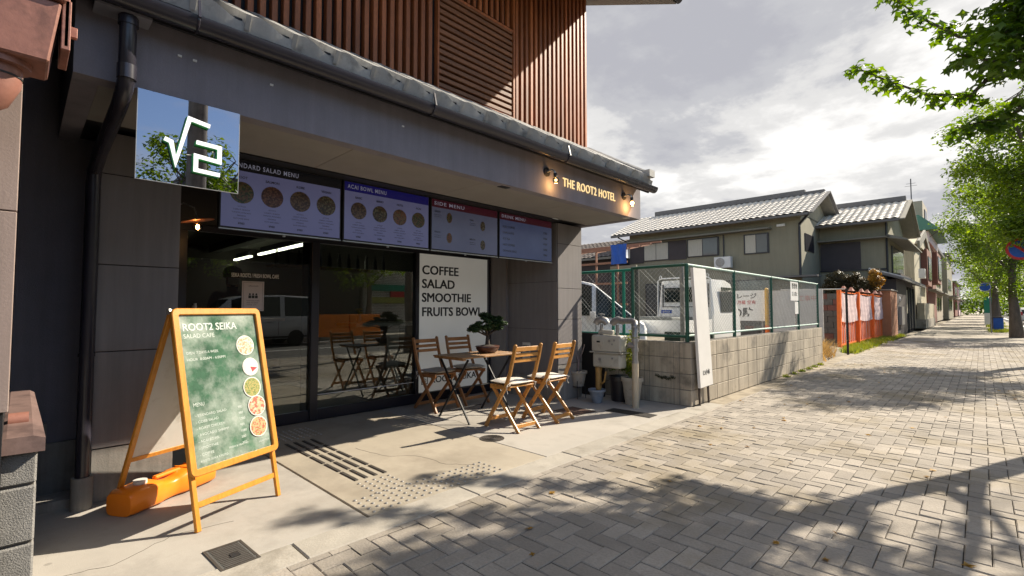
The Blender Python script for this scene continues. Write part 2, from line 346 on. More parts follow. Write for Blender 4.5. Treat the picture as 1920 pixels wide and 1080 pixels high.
def text(name, s, m, parent, origin, size, right=(0, 1, 0), up=(0, 0, 1), ext=0.002, bold=0.0, width=None, align='LEFT', space=1.0, fat=0.0):
    """real lettering as a mesh; origin = baseline left"""
    cu = bpy.data.curves.new('t', 'FONT'); cu.body = s; cu.size = size; cu.extrude = ext; cu.offset = bold; cu.align_x = align; cu.space_character = space
    cu.resolution_u = 3
    o = bpy.data.objects.new('t', cu); C.objects.link(o)
    dg = bpy.context.evaluated_depsgraph_get(); me = bpy.data.meshes.new_from_object(o.evaluated_get(dg))
    bpy.data.objects.remove(o); bpy.data.curves.remove(cu)
    me.name = name; r = Vector(right).normalized(); u = Vector(up).normalized(); n = r.cross(u)
    if width and len(me.vertices):
        xs = [v.co.x for v in me.vertices]; k = width / max(1e-6, (max(xs) - min(xs)))
        for v in me.vertices: v.co.x *= k
    X = Matrix((r, u, n)).transposed().to_4x4(); X.translation = Vector(origin); me.transform(X)
    if fat:
        bm = bmesh.new()
        for i, (dx, dy) in enumerate(((-1, -.6), (1, -.6), (-1, .6), (1, .6), (0, 0))):
            k = len(bm.verts); bm.from_mesh(me); bm.verts.ensure_lookup_table()
            for v in bm.verts[k:]: v.co += r * dx * fat + u * dy * fat + n * .00025 * i
        bm.to_mesh(me); bm.free()
    me.materials.clear(); me.materials.append(m)
    return link(name, me, parent)

# ------------------------------------------------------------------ ground, road, pavements
def sheet(name, x0, x1, y0, y1, z, m, kind='structure', parent=None):
    b = MB(); b.quad((x0, y0, z), (x1, y0, z), (x1, y1, z), (x0, y1, z)); return b.build(name, m, parent, kind=kind)
sheet('ground', -900, 900, -700, 1500, -0.16, M_ground)
sheet('road', 1.78, 9.2, -120, 420, -0.12, M_asphalt)
rl = MB()
for y in range(-40, 400, 9): rl.box(5.4, 5.52, y, y + 5, -0.119, -0.114)
rl.box(2.15, 2.3, -100, 400, -0.119, -0.114); rl.box(8.6, 8.75, -100, 400, -0.119, -0.114)
rl.build('road_marking', M_white, kind='structure')
pv = MB(); pv.box(-2.36, 1.62, -3, 140, -0.159, -0.035); side = pv.build('pavement', M_sand, kind='structure')
PY1 = 24.0
fp = MB(); fp.box(-2.34, 1.62, PY1, 300, -0.04, -0.004); fp.build('far_paving', M_far, side)
op = MB(); op.box(9.35, 12.4, -60, 300, -0.159, 0.0); op.build('opposite_pavement', M_far, kind='structure')
sheet('gravel_strip', -2.60, -2.34, 6.0, 24.0, -0.006, mat('sandy gravel', (.33, .28, .21), .97, .2, 2, .8, 60, dirt_or_glare=((.16, .13, .09), 3, .48, .66)))
# pavers: 0.1 x 0.2 m herringbone
def paver_variant(k, vert):
    b = bmesh.new(); w, h = (0.096, 0.196) if vert else (0.196, 0.096)
    z0, z1 = -0.034, 0.0
    tilt = [random.uniform(-0.0024, 0.0024) for _ in range(4)]
    e = 0.005
    low = [b.verts.new(p) for p in ((0, 0, z0), (w, 0, z0), (w, h, z0), (0, h, z0))]
    mid = [b.verts.new(p) for p in ((0, 0, z1 - 0.004), (w, 0, z1 - 0.004), (w, h, z1 - 0.004), (0, h, z1 - 0.004))]
    top = [b.verts.new((x, y, z1 + t)) for (x, y), t in zip(((e, e), (w - e, e), (w - e, h - e), (e, h - e)), tilt)]
    b.faces.new(top)
    for a, c in ((low, mid), (mid, top)):
        for i in range(4): b.faces.new((a[i], a[(i + 1) % 4], c[(i + 1) % 4], c[i]))
    return b
PV = {}
for vert in (0, 1):
    for k in range(9):
        b = paver_variant(k, vert); me = bpy.data.meshes.new('paver'); b.to_mesh(me); b.free(); me.materials.append(M_paver)
        at = me.attributes.new('rnd', 'FLOAT', 'POINT'); at.data.foreach_set('value', [k / 8.0] * len(me.vertices)); PV[(vert, k)] = me
cells = []; cut = []
for i in range(-26, 17):
    for j in range(2, int(PY1 * 10)):
        mm = (i - j) % 4; x = i * 0.1; y = j * 0.1
        if mm == 0: w, h, vert = 0.2, 0.1, 0
        elif mm == 3: w, h, vert = 0.1, 0.2, 1
        else: continue
        if x + w < -2.345 or x > 1.6: continue
        if x < -2.349 or x + w > 1.62: cut.append((max(x, -2.349), min(x + w, 1.618), y, y + h)); continue
        cells.append((x, y, vert))
Fx, Fy = -math.sin(R(44.35)), math.cos(R(44.35))
def scr(x, y):
    dpt = x * Fx + y * Fy; lat = x * Fy - y * Fx
    return dpt, lat
def inview(x, y):
    d, l = scr(x, y); return d > 1.5 and abs(l) / d < 1.075 and 1.2 * 900 / d + 39 < 556
near = sorted([c for c in cells if inview(c[0] + .1, c[1] + .1)], key=lambda c: (c[0]) ** 2 + (c[1]) ** 2)
sel = set(near[:300])
for x, y, vert in near[:300]:
    o = link('paver', PV[(vert, random.randrange(9))], side, world=True); o.location += Vector((x + 0.002, y + 0.002, random.uniform(-0.0022, 0.0018)))
V = []; F = []; A = []
for c in cells:
    if c in sel: continue
    x, y, vert = c; k = random.randrange(9); me = PV[(vert, k)]; n = len(V); dz = random.uniform(-0.0022, 0.0018)
    for v in me.vertices: V.append((v.co.x + x + .002, v.co.y + y + .002, v.co.z + dz))
    for p in me.polygons: F.append([n + q for q in p.vertices])
    A += [k / 8.0] * len(me.vertices)
for a, c, y0, y1 in cut:
    if c - a < .006: continue
    n = len(V); V += [(x, y, z) for z in (-.034, 0.0) for x, y in ((a + .002, y0 + .002), (c - .002, y0 + .002), (c - .002, y1 - .002), (a + .002, y1 - .002))]
    F += [[n + q for q in f] for f in ((4, 5, 6, 7), (0, 1, 5, 4), (1, 2, 6, 5), (2, 3, 7, 6), (3, 0, 4, 7))]; A += [random.random()] * 8
o = mesh_np('pavers', np.array(V), np.array(F), M_paver, side, kind='stuff')
at = o.data.attributes.new('rnd', 'FLOAT', 'POINT'); at.data.foreach_set('value', A)
# kerb stones along the road
kerb = thing('road_kerb', 'pale concrete kerb between the paved footway and the road', 'kerb', (1.7, 0, 0)); kerb['kind'] = 'structure'
me0 = None
for y in range(-4, 60):
    b = MB(); b.box(1.63, 1.775, 0.004, 0.996, -0.158, 0.005)
    if me0 is None: o = b.build('kerbstone', M_kerb, kerb, bevel=0.012); me0 = o.data
    else: o = link('kerbstone', me0, kerb)
    o.location.y = y
b = MB(); b.box(9.2, 9.34, -60, 300, -0.158, 0.01); b.build('opposite_kerb', M_kerb, kind='structure')
# apron in front of the cafe: slabs with a sawn joint, flush kerb strip
apron = MB(); apron.box(-12.5, -2.56, -1.2, 5.42, -0.158, -0.02); ap = apron.build('cafe_forecourt', M_conc, kind='structure')
def slab(poly, z0, z1, m, name='concrete_slab', bev=0.004):
    b = MB(); b.prism(poly, (z0, z1), lambda a, c, d: (a, c, d)); return b.build(name, m, ap, bevel=bev)
slab([(-2.565, -1.2), (-2.565, 1.436), (-4.6, 1.436), (-4.6, -1.2)], -0.019, 0.0, M_conc)
slab([(-2.565, 1.448), (-2.565, 3.02), (-5.16, 3.02), (-5.16, 1.448)], -0.019, 0.0, M_conc2)
slab([(-2.565, 3.026), (-2.565, 5.79), (-5.16, 5.79), (-5.16, 3.026)], -0.019, 0.0, M_conc)
for y0, y1, z in ((-1.2, 0.0, 0), (0.006, 1.0, 0), (1.006, 2.1, .001), (2.106, 3.2, 0), (3.206, 4.3, .001), (4.306, 5.4, 0), (5.406, 6.2, -.002)):
    slab([(-2.35, y0), (-2.35, y1), (-2.56, y1), (-2.56, y0)], -0.04, 0.003 + z, M_kerb, 'kerb_strip', 0.006)
for k, pts_ in enumerate((((-3.9, 2.05), (-3.5, 2.12), (-3.35, 2.3), (-3.0, 2.34), (-2.8, 2.5)), ((-3.0, .1), (-2.95, .35), (-3.1, .6), (-3.05, .95)), ((-4.3, 3.1), (-4.1, 3.3), (-3.8, 3.28), (-3.5, 3.5), (-3.2, 3.45)))):
    b = MB(); r2 = random.Random(k); Pq = []
    for a_, c_ in zip(pts_[:-1], pts_[1:]):
        for q in range(6): Pq.append((a_[0] + (c_[0] - a_[0]) * q / 6 + r2.uniform(-.012, .012), a_[1] + (c_[1] - a_[1]) * q / 6 + r2.uniform(-.012, .012)))
    for p0, p1 in zip(Pq[:-1], Pq[1:]): b.bar((p0[0], p0[1], .0006), (p1[0], p1[1], .0006), .0022, .0008)
    b.build('crack', M_sand, ap)
# tactile bars and domes on the warm slab
bar_me = None
for ri, x_ in enumerate(()): pass
for r in range(4):
    y = 1.68 + r * 0.075
    for k in range(5):
        x0 = -4.44 + k * 0.262 + (0.0 if r != 3 else 0.0)
        b = MB(); b.box(x0, x0 + 0.235, y - 0.014, y + 0.014, 0.0015, 0.0065)
        b.build('tactile_bar', M_cast, ap, bevel=0.002)
db = MB()
def dome(x, y, r=0.012, h=0.006): db.lathe((x, y, 0.001), [(r, 0), (r * .8, h * .8), (r * .35, h)], 7)
for a in range(5):
    for c in range(5): dome(-3.09 + a * 0.058, 1.66 + c * 0.058)
for a in range(5):
    for c in range(19): dome(-2.84 + a * 0.058, 1.50 + c * 0.058)
for a in range(7):
    for c in range(8): dome(-4.90 + a * 0.058, 1.66 + c * 0.055)
db.build('tactile_domes', mat('tactile stud', (0.36, 0.34, 0.31), 0.4, 0.1, 10, metal=0.4), ap, kind='stuff', smooth=50)
# covers and gratings set in the ground
def cover(name, label, cat, x0, x1, y0, y1, n, m, axis='x', rot=0):
    cx, cy = (x0 + x1) / 2, (y0 + y1) / 2
    t = thing(name, label, cat, (cx, cy, 0))
    X = Matrix.Translation((cx, cy, 0)) @ Matrix.Rotation(rot, 4, 'Z') @ Matrix.Translation((-cx, -cy, 0))
    b = MB(); b.box(x0, x1, y0, y1, 0.0012, 0.0035, X); b.build('cover_plate', m, t)
    b = MB()
    for e in ((x0 - .012, x0, y0 - .012, y1 + .012), (x1, x1 + .012, y0 - .012, y1 + .012), (x0, x1, y0 - .012, y0), (x0, x1, y1, y1 + .012)): b.box(*e, 0.0012, 0.005, X)
    b.build('cover_rim', M_cast, t)
    b = MB()
    for k in range(n):
        if axis == 'x': a = x0 + (x1 - x0) * (k + .5) / n; b.box(a - .004, a + .004, y0 + .01, y1 - .01, 0.0036, 0.0065, X)
        else: a = y0 + (y1 - y0) * (k + .5) / n; b.box(x0 + .01, x1 - .01, a - .004, a + .004, 0.0036, 0.0065, X)
    if n: b.build('tread_rib', M_cast, t, kind='stuff')
    return t
t = cover('meter_cover', 'small square ribbed grey inspection cover in the concrete near the signboard', 'hatch', -2.77, -2.53, 0.68, 0.83, 13, mat('grey cast lid', (0.12, 0.12, 0.115), 0.6, 0.1, 10, metal=0.3), 'x', R(3))
b = MB(); b.box(-2.655, -2.61, .745, .785, 0.0066, 0.0085); b.build('lifting_slot', M_black, t)
cover('steel_plate', 'rusty brown steel plate in the ground behind the nearest chairs', 'cover', -3.62, -3.28, 4.42, 4.74, 12, M_rust, 'x', R(-4))
cover('drain_grating', 'long dark drain grating in the concrete before the block wall', 'drain', -3.2, -2.66, 4.87, 5.04, 26, M_black, 'x', R(2))
t = thing('manhole_cover', 'small round iron cover in the concrete by the nearest chair', 'manhole', (-3.28, 3.09, 0))
b = MB(); b.lathe((-3.28, 3.09, 0.001), [(0.115, 0), (0.115, 0.003), (0.1, 0.0035), (0.1, 0.002)], 28); b.build('cover_plate', M_cast, t)
b = MB()
for i in range(1, 5): b.tube([(-3.28 + .021 * i * math.cos(a), 3.09 + .021 * i * math.sin(a), .0045) for a in np.linspace(0, 2 * PI, 25)], 0.0022, 4, False)
b.build('tread_rib', M_cast, t, kind='stuff')

# ------------------------------------------------------------------ the cafe building
cafe = thing('cafe_building', 'dark grey two-storey cafe and hotel with a deep canopy and red timber slats above', 'building', (-3.95, 2.7, 0))
XF, XC, XW = -3.06, -3.95, -5.2           # fascia, column face, window wall
ZS = 2.33
YL, YR = 0.14, 5.46
# canopy
b = MB(); b.box(XF - 0.10, XF, YL, YR, ZS, 2.86); b.box(-5.3, XF - 0.103, YR - 0.1, YR, ZS, 2.86); b.box(-5.3, XF - 0.103, YL, YL + 0.1, ZS, 2.86)
b.build('canopy_fascia', M_render, cafe)
ys = [YL + .1, 1.62, 2.88, 4.14, YR - .1]
for i in range(4):
    b = MB(); b.box(-3.80, XF - 0.103, ys[i] + .002, ys[i + 1] - .002, ZS + 0.004, ZS + 0.02); b.build('soffit_panel', M_soffit, cafe)
b = MB(); b.box(-5.2, -3.805, YL + .1, YR - .1, ZS + 0.03, ZS + 0.08); b.build('recess_ceiling', M_black, cafe)
b = MB(); b.box(-4.02, -3.81, 0.95, 4.82, ZS - .005, ZS + 0.028); b.build('lintel', M_black, cafe)
# roof slab under the tiles
b = MB(); b.prism([(-2.97, 2.79), (-3.9, 3.34), (-3.9, 3.24), (-2.97, 2.71)], (YL - .02, 5.43), lambda a, c, d: (a, d, c)); b.build('canopy_roof_deck', M_black, cafe)
b = MB(); b.box(-9, -4.0, 0.1, 5.40, 2.87, 6.4); b.build('upper_wall', mat('upper black wall', (0.02, 0.018, 0.018), 0.9, 0.1), cafe)
b = MB(); b.box(-4.02, -3.96, 0.1, 5.42, 3.30, 3.40); b.build('upper_sill', M_black, cafe)
# roof tiles (S-profile), 4 courses
def kawara():
    b = MB(); n = 10; w = 0.262; L = 0.27; th = 0.018
    def prof(t): return 0.026 * math.cos(PI * (t * 1.5 - 0.35))
    for side_ in (0, 1):
        for i in range(n + 1):
            t = i / n
            for q in (0, 1): b.v.append((-q * L, t * w, prof(t) - side_ * th + q * 0.0))
    k = (n + 1) * 2; fs = []
    for i in range(n):
        a = i * 2; fs += [(a, a + 1, a + 3, a + 2), (k + a, k + a + 2, k + a + 3, k + a + 1), (a, a + 2, k + a + 2, k + a), (a + 1, k + a + 1, k + a + 3, a + 3)]
    fs += [(0, k, k + 1, 1), (2 * n, 2 * n + 1, k + 2 * n + 1, k + 2 * n)]
    b.f += fs; b.m += [0] * len(fs)
    # front drip lip of an eave tile
    for i in range(n):
        t0, t1 = i / n, (i + 1) / n
        b.add([(0.0, t0 * w, prof(t0)), (0.0, t1 * w, prof(t1)), (0.014, t1 * w, -0.074), (0.010, t0 * w, -0.074)], [(0, 1, 2, 3)])
    # rolled edge overlapping the neighbour tile
    b.box(-L * .98, .016, -.010, .016, -.06, prof(0) + .010)
    return b
kb = kawara().build('roof_tile', M_kawara, cafe, smooth=40); kme = kb.data
C.objects.unlink(kb); bpy.data.objects.remove(kb)
slope = math.atan2(0.136, 0.225)
for r_ in range(4):
    for k in range(21):
        o = link('roof_tile', kme, cafe, world=True)
        o.location += Vector((-2.905 - r_ * 0.225 + random.uniform(-.004, .004), YL - 0.08 + k * 0.26, 2.832 + r_ * 0.136)); o.rotation_euler = (random.uniform(-.01, .01), slope + random.uniform(-.008, .008), 0)
b = MB()
b.tube([(-2.93, 5.43, 2.87), (-3.3, 5.44, 3.08), (-3.85, 5.44, 3.40)], 0.045, 8); b.box(-2.95, -2.86, 5.34, 5.47, 2.83, 2.915); b.build('verge_tile', M_kawara, cafe, smooth=40)
# gutter (half round) with brackets
g = []
for i in range(11):
    a = PI * i / 10; g.append((math.cos(a) * 0.054, -math.sin(a) * 0.066))
g2 = [(x * .93, z * .93) for x, z in g][::-1]
b = MB(); b.prism(g + g2, (0.0, 5.52), lambda a, c, d: (-2.90 + a, d, 2.715 + c)); b.prism(g + [(-.054, 0.0)], (5.52, 5.525), lambda a, c, d: (-2.90 + a, d, 2.715 + c))
b.build('gutter', M_gutter, cafe, smooth=40)
b = MB(); b.box(-2.975, -2.957, 0, 5.5, 2.66, 2.848); b.build('eave_board', M_black, cafe)
for y in (0.6, 2.1, 3.72):
    b = MB(); b.tube([(-2.90 + .059 * math.cos(a), y, 2.715 - .071 * math.sin(a)) for a in np.linspace(0, PI, 9)], 0.006, 5); b.bar((-2.835, y, 2.70), (-2.86, y, 2.80), .012, .012); b.build('gutter_bracket', M_gutter, cafe)
# screw heads / small white clips under the gutter
for y in (0.55, 0.62, 1.02, 1.95, 5.02):
    b = MB(); b.box(XF, XF + 0.008, y, y + 0.018, 2.56, 2.57); b.build('clip', M_white, cafe)
# downpipe at left
b = MB(); b.tube([(-2.98, .33, 2.66), (-2.98, .33, 2.34), (-3.02, .328, 2.29), (-3.12, .322, 2.24), (-3.7, .30, 2.12), (-3.88, .293, 2.05), (-3.9, .29, 1.96), (-3.9, .29, 0.17)], 0.036, 14)
b.tube([(-2.98, .33, 2.64), (-2.98, .33, 2.60)], 0.042, 14); b.tube([(-2.98, .33, 2.40), (-2.98, .33, 2.33)], 0.040, 14); b.tube([(-3.9, .29, .93), (-3.9, .29, .91)], 0.041, 14)
b.build('downpipe', M_gutter, cafe, smooth=50)
b = MB(); b.tube([(-3.9, .29, 0.0), (-3.9, .29, 0.19)], 0.052, 16); b.build('downpipe_sleeve', M_plinth, cafe, smooth=50)
b = MB(); b.box(-3.06, -2.94, .20, .42, 2.648, 2.66); b.build('gutter_outlet', mat('pale grey outlet', (0.22, 0.22, 0.25), 0.5, .05), cafe)
# columns with siding boards and plinths
def column(y0, y1, x0, zt, zp, edges, plx=0.0):
    b = MB(); b.box(x0 - 1.25, x0 - 0.012, y0 + .01, y1 - .01, 0.0, zt); b.build('column_core', M_black, cafe)
    for i in range(len(edges) - 1):
        b = MB(); b.box(x0 - 0.012, x0, y0, y1, edges[i] + .003, edges[i + 1] - .003)
        b.build('siding_board', M_siding, cafe, bevel=0.002)
    b = MB(); b.box(x0 - .3, x0 - plx, y0 + .004, y1 - .004, 0.0, zp - .004); b.build('plinth', M_plinth, cafe)
column(0.33, 0.755, XC, ZS + .003, 0.33, [0.33, 0.93, 1.48, 2.06, ZS], 0.005)
column(4.90, 5.42, XC, ZS + .003, 0.47, [0.47, 1.06, 1.47, 2.06, ZS], 0.005)
b = MB(); b.box(-5.2, -4.36, -0.6, 0.33, 0.0, 2.86); b.build('side_wall', M_render, cafe)
b = MB(); b.box(-9, -4.4, -3.0, 0.09, 0.0, 6.4); b.build('flank_wall', M_black, cafe)
b = MB(); b.box(-4.36, -4.33, .02, .325, 0.0, 0.33); b.build('plinth', M_plinth, cafe)
b = MB(); b.box(-4.16, -3.97, .02, .30, 0.0, 0.055); b.build('foot_strip', M_plinth, cafe)
b = MB(); b.box(-4.33, -4.27, .06, .14, .34, .47); b.build('wall_socket', M_plinth, cafe)
# dark return wall beside the white panel
for z0, z1 in ((0.30, 0.93), (0.93, 1.56), (1.56, ZS)):
    b = MB(); b.box(-5.2, XC - .013, 4.888, 4.899, z0 + .002, z1 - .002); b.build('return_board', M_siding, cafe)
b = MB(); b.box(-5.2, XC - .013, 4.883, 4.899, 0.0, .298); b.build('return_plinth', M_plinth, cafe)
b = MB(); b.box(-5.2, -4.85, 4.84, 4.886, 0.0, ZS); b.build('pilaster', M_siding, cafe)
b = MB(); b.box(-4.56, -4.42, 4.872, 4.881, 0.50, 0.74); o = b.build('wall_notice', M_offw, cafe)
text('notice_lettering', 'PRIVATE', M_ink, o, (-4.55, 4.870, .68), .03, (1, 0, 0), (0, 0, 1), .0005, .0005, width=.12)
for i in range(4): text('notice_lettering', 'NO SMOKING', M_ink, o, (-4.55, 4.870, .64 - i * .03), .02, (1, 0, 0), (0, 0, 1), .0005, 0, width=.11)
# shop front: frames and glass
ZT = 1.92
def fr(name, y0, y1, z0, z1, x0=XW - .05, x1=XW + .03): b = MB(); b.box(x0, x1, y0, y1, z0, z1); return b.build(name, M_frame, cafe, bevel=0.003)
fr('sill_rail', 0.79, 4.86, 0.0, 0.115)
fr('head_rail', 0.79, 4.86, ZT, ZT + .06)
fr('door_post', 0.79, 1.05, 0.115, ZT)
fr('door_post', 2.185, 2.27, 0.0, ZT, XW - .05, XW + .05)
fr('door_post', 3.535, 3.585, 0.115, ZT)
fr('door_post', 4.80, 4.86, 0.115, ZT)
b = MB(); b.box(XW - .05, XW, 0.79, 4.84, ZT + .06, ZS + .03); b.build('transom_wall', M_black, cafe)
def pane(y0, y1, z0=.115, z1=ZT, x=XW, name='window_pane', m=M_glass): b = MB(); b.box(x - .004, x, y0, y1, z0, z1); return b.build(name, m, cafe)
pane(1.05, 2.185); pane(2.27, 3.535, x=XW - .012)
fr('door_stile', 2.11, 2.185, .115, ZT, XW - .03, XW - .006)
b = MB(); b.tube([(XW + .03, 1.12, .95), (XW + .03, 1.12, 1.25)], .012, 8); b.box(XW - .004, XW + .03, 1.105, 1.135, .97, .99); b.box(XW - .004, XW + .03, 1.105, 1.135, 1.21, 1.23); b.build('door_handle', M_steel, cafe)
b = MB(); b.box(XW - .03, XW - .002, 3.587, 4.798, .12, ZT); wp = b.build('white_panel', M_panelw, cafe)
for s_, z, w in (('COFFEE', 1.655, .60), ('SALAD', 1.474, .535), ('SMOOTHIE', 1.293, .83), ('FRUITS BOWL', 1.105, 1.04)):
    text('lettering', s_, M_ink, wp, (XW + .0005, 3.64, z), .165, ext=.001, width=w, fat=.0042)
text('lettering', 'ROOT2 SEIKA', M_ink, wp, (XW + .0005, 3.79, .225), .12, ext=.001, width=.78, fat=.002)
b = MB()
for e in ((3.645, 3.655, .22, .32), (3.735, 3.745, .22, .32), (3.655, 3.735, .22, .23), (3.655, 3.735, .31, .32)): b.box(XW - .001, XW + .0015, e[0], e[1], e[2], e[3])
b.tube([(XW + .0012, 3.695 + .022 * math.cos(a), .27 + .022 * math.sin(a)) for a in np.linspace(0, 2 * PI, 17)], .004, 4, False)
b.build('camera_icon', M_ink, wp)
# lettering and notice on the glass
gl = [o for o in cafe.children if o.name.startswith('window_pane')][0]
text('glass_lettering', 'SEIKA ROOT2 / FRESH BOWL CAFE', M_white, gl, (XW + .003, 1.42, 1.512), .055, ext=.0006, bold=0.0006, width=.44)
b = MB(); b.box(XW + .001, XW + .003, 1.517, 1.72, 1.178, 1.474); pn = b.build('paper_notice', mat('printed paper', (0.52, 0.47, 0.47), .8, .03), gl)
b = MB()
for e in ((1.53, 1.532, 1.19, 1.462), (1.705, 1.707, 1.19, 1.462), (1.53, 1.707, 1.19, 1.192), (1.53, 1.707, 1.46, 1.462)): b.box(XW + .003, XW + .0036, *e)
for i, dx in enumerate((-.03, 0, .03)):
    b.lathe((XW + .0034, 1.619 + dx, 1.345), [(0.010, -.0004), (.010, .0004)], 10, Matrix.Rotation(PI / 2, 4, 'Y')); b.box(XW + .003, XW + .0038, 1.606 + dx, 1.632 + dx, 1.305, 1.333)
b.build('print', M_ink, pn)
text('print', 'OPEN HOURS', M_ink, pn, (XW + .0035, 1.575, 1.42), .018, ext=.0003, width=.09)
for i, s_ in enumerate(('PLEASE WEAR A MASK', 'WHEN YOU ORDER', 'THANK YOU')): text('print', s_, M_ink, pn, (XW + .0035, 1.56, 1.275 - i * .02), .014, ext=.0003, width=.12 - .015 * i)
# frosted bottom dots: fine kick stripe
b = MB(); b.box(XW - .011, XW - .009, 2.27, 3.535, .26, .268); b.build('glass_stripe', M_white, cafe)

# upper timber screen: each slat its own part
def vslat(y, z0, z1, w=.042, d=.045, x=-3.87): 
    b = MB(); b.box(x - d, x, y - w / 2, y + w / 2, z0, z1); b.build('timber_slat', M_cedar, cafe, bevel=.004)
y = 0.10; k = 0
while y < 2.86:
    vslat(y, 3.41 + random.uniform(-.008, .004), 6.35, .044, .07 + .0 * k); y += 0.0868; k += 1
y = 2.96
while y < 3.99:
    vslat(y, 4.52, 6.35, .04, .045, -3.885); y += 0.0868
y = 4.05
while y < 5.47:
    vslat(y, 3.39, 5.75, .044, .05); y += 0.0868
z = 3.47
while z < 4.47:
    b = MB(); b.box(-3.93, -3.885, 2.91, 3.985, z, z + .045); b.build('timber_slat', M_cedar_h, cafe, bevel=.004); z += 0.0705
b = MB(); b.box(-3.94, -3.875, 3.99, 4.015, 3.38, 5.9); b.box(-3.94, -3.875, 2.885, 2.905, 3.38, 5.9); b.box(-3.94, -3.88, 2.905, 3.99, 4.478, 4.505); b.box(-3.93, -3.872, 2.905, 3.99, 3.385, 3.45)
b.build('screen_frame', M_cedar, cafe)
b = MB(); b.box(-4.0, -3.945, 0.1, 5.40, 3.4, 5.5); b.build('screen_backing', M_black, cafe)
b = MB(); b.box(-6.0, -3.95, 5.405, 5.43, 2.87, 5.6); b.build('end_wall', M_siding, cafe)
# top roof with raking verge over the screen
def rake(a): return 5.56 + (a + 3.87) * -0.44
b = MB(); b.prism([(-6.6, rake(-6.6)), (-2.62, rake(-2.62)), (-2.62, rake(-2.62) + .13), (-6.6, rake(-6.6) + .13)], (-0.5, 5.62), lambda a, c, d: (a, d, c))
b.build('upper_roof', mat('upper eave board', (0.20, 0.175, 0.15), .8, .08, 3), cafe)
b = MB(); b.prism([(x + 0.0, z) for x, z in g], (-.5, 5.66), lambda a, c, d: (-2.60 + a, d, rake(-2.6) + .09 + c)); b.build('upper_gutter', M_gutter, cafe, smooth=40)

# ------------------------------------------------------------------ menu screens
M_scr = mat('screen blue white', (0.125, 0.13, 0.25), 0.25, 0.06, 1.5, emit=0.14, spec=.4)
M_scr2 = mat('screen grey blue', (0.10, 0.11, 0.18), 0.25, 0.10, 1.5, emit=0.10, spec=.4)
M_scr3 = mat('screen dim blue', (0.07, 0.09, 0.19), 0.25, 0.15, 1.5, emit=0.10, spec=.4)
M_hk = mat('screen black header', (0.008, 0.008, 0.01), .2, .05, emit=.1)
M_hb = mat('screen blue header', (0.006, 0.005, 0.06), .2, .05, emit=.3)
M_hr = mat('screen red header', (0.028, 0.004, 0.008), .2, .05, emit=.3)
M_st = mat('screen white type', (0.14, 0.14, 0.18), .3, .02, emit=.3)
M_sk = mat('screen dark type', (0.01, 0.01, 0.02), .3, .02)
def food(nm, c1, c2, c3, sc=90, kd=1.0):
    m = bpy.data.materials.new(nm); m.use_nodes = True; N = m.node_tree.nodes; L = m.node_tree.links; b_ = N['Principled BSDF']; b_.inputs['Roughness'].default_value = .3
    geo = N.new('ShaderNodeNewGeometry'); v = N.new('ShaderNodeTexVoronoi'); v.inputs['Scale'].default_value = sc; L.new(geo.outputs['Position'], v.inputs['Vector'])
    r = N.new('ShaderNodeValToRGB'); c1, c2, c3 = (tuple(q * kd for q in c) for c in (c1, c2, c3)); sp = N.new('ShaderNodeSeparateColor'); L.new(v.outputs['Color'], sp.inputs[0]); L.new(sp.outputs[0], r.inputs[0]); e = r.color_ramp.elements; e.new(.5)
    r.color_ramp.interpolation = 'CONSTANT'
    for el, (p, c) in zip(e, ((0, c1), (.4, c2), (.72, c3))): el.position = p; el.color = (*c, 1)
    L.new(r.outputs[0], b_.inputs['Base Color']); L.new(r.outputs[0], b_.inputs['Emission Color']); b_.inputs['Emission Strength'].default_value = .12
    return m
FD = [food('salad print', (.03, .05, .015), (.14, .06, .03), (.16, .12, .04), kd=.36), food('meat print', (.06, .02, .015), (.12, .04, .025), (.20, .09, .05), kd=.36),
      food('grain print', (.10, .05, .03), (.18, .11, .06), (.05, .03, .02), kd=.36), food('olive print', (.04, .03, .015), (.10, .05, .02), (.18, .15, .08), kd=.36),
      food('fruit print', (.22, .08, .04), (.18, .13, .06), (.09, .05, .03), kd=.36)]
XS = -3.94
def disc(parent, y, z, r, m, x=XS + .0015, name='dish_picture'):
    b = MB(); b.lathe((x, y, z), [(r, -.0006), (r, .0006)], 24, Matrix.Rotation(PI / 2, 4, 'Y') @ Matrix.Scale(1, 4)); return b.build(name, m, parent)
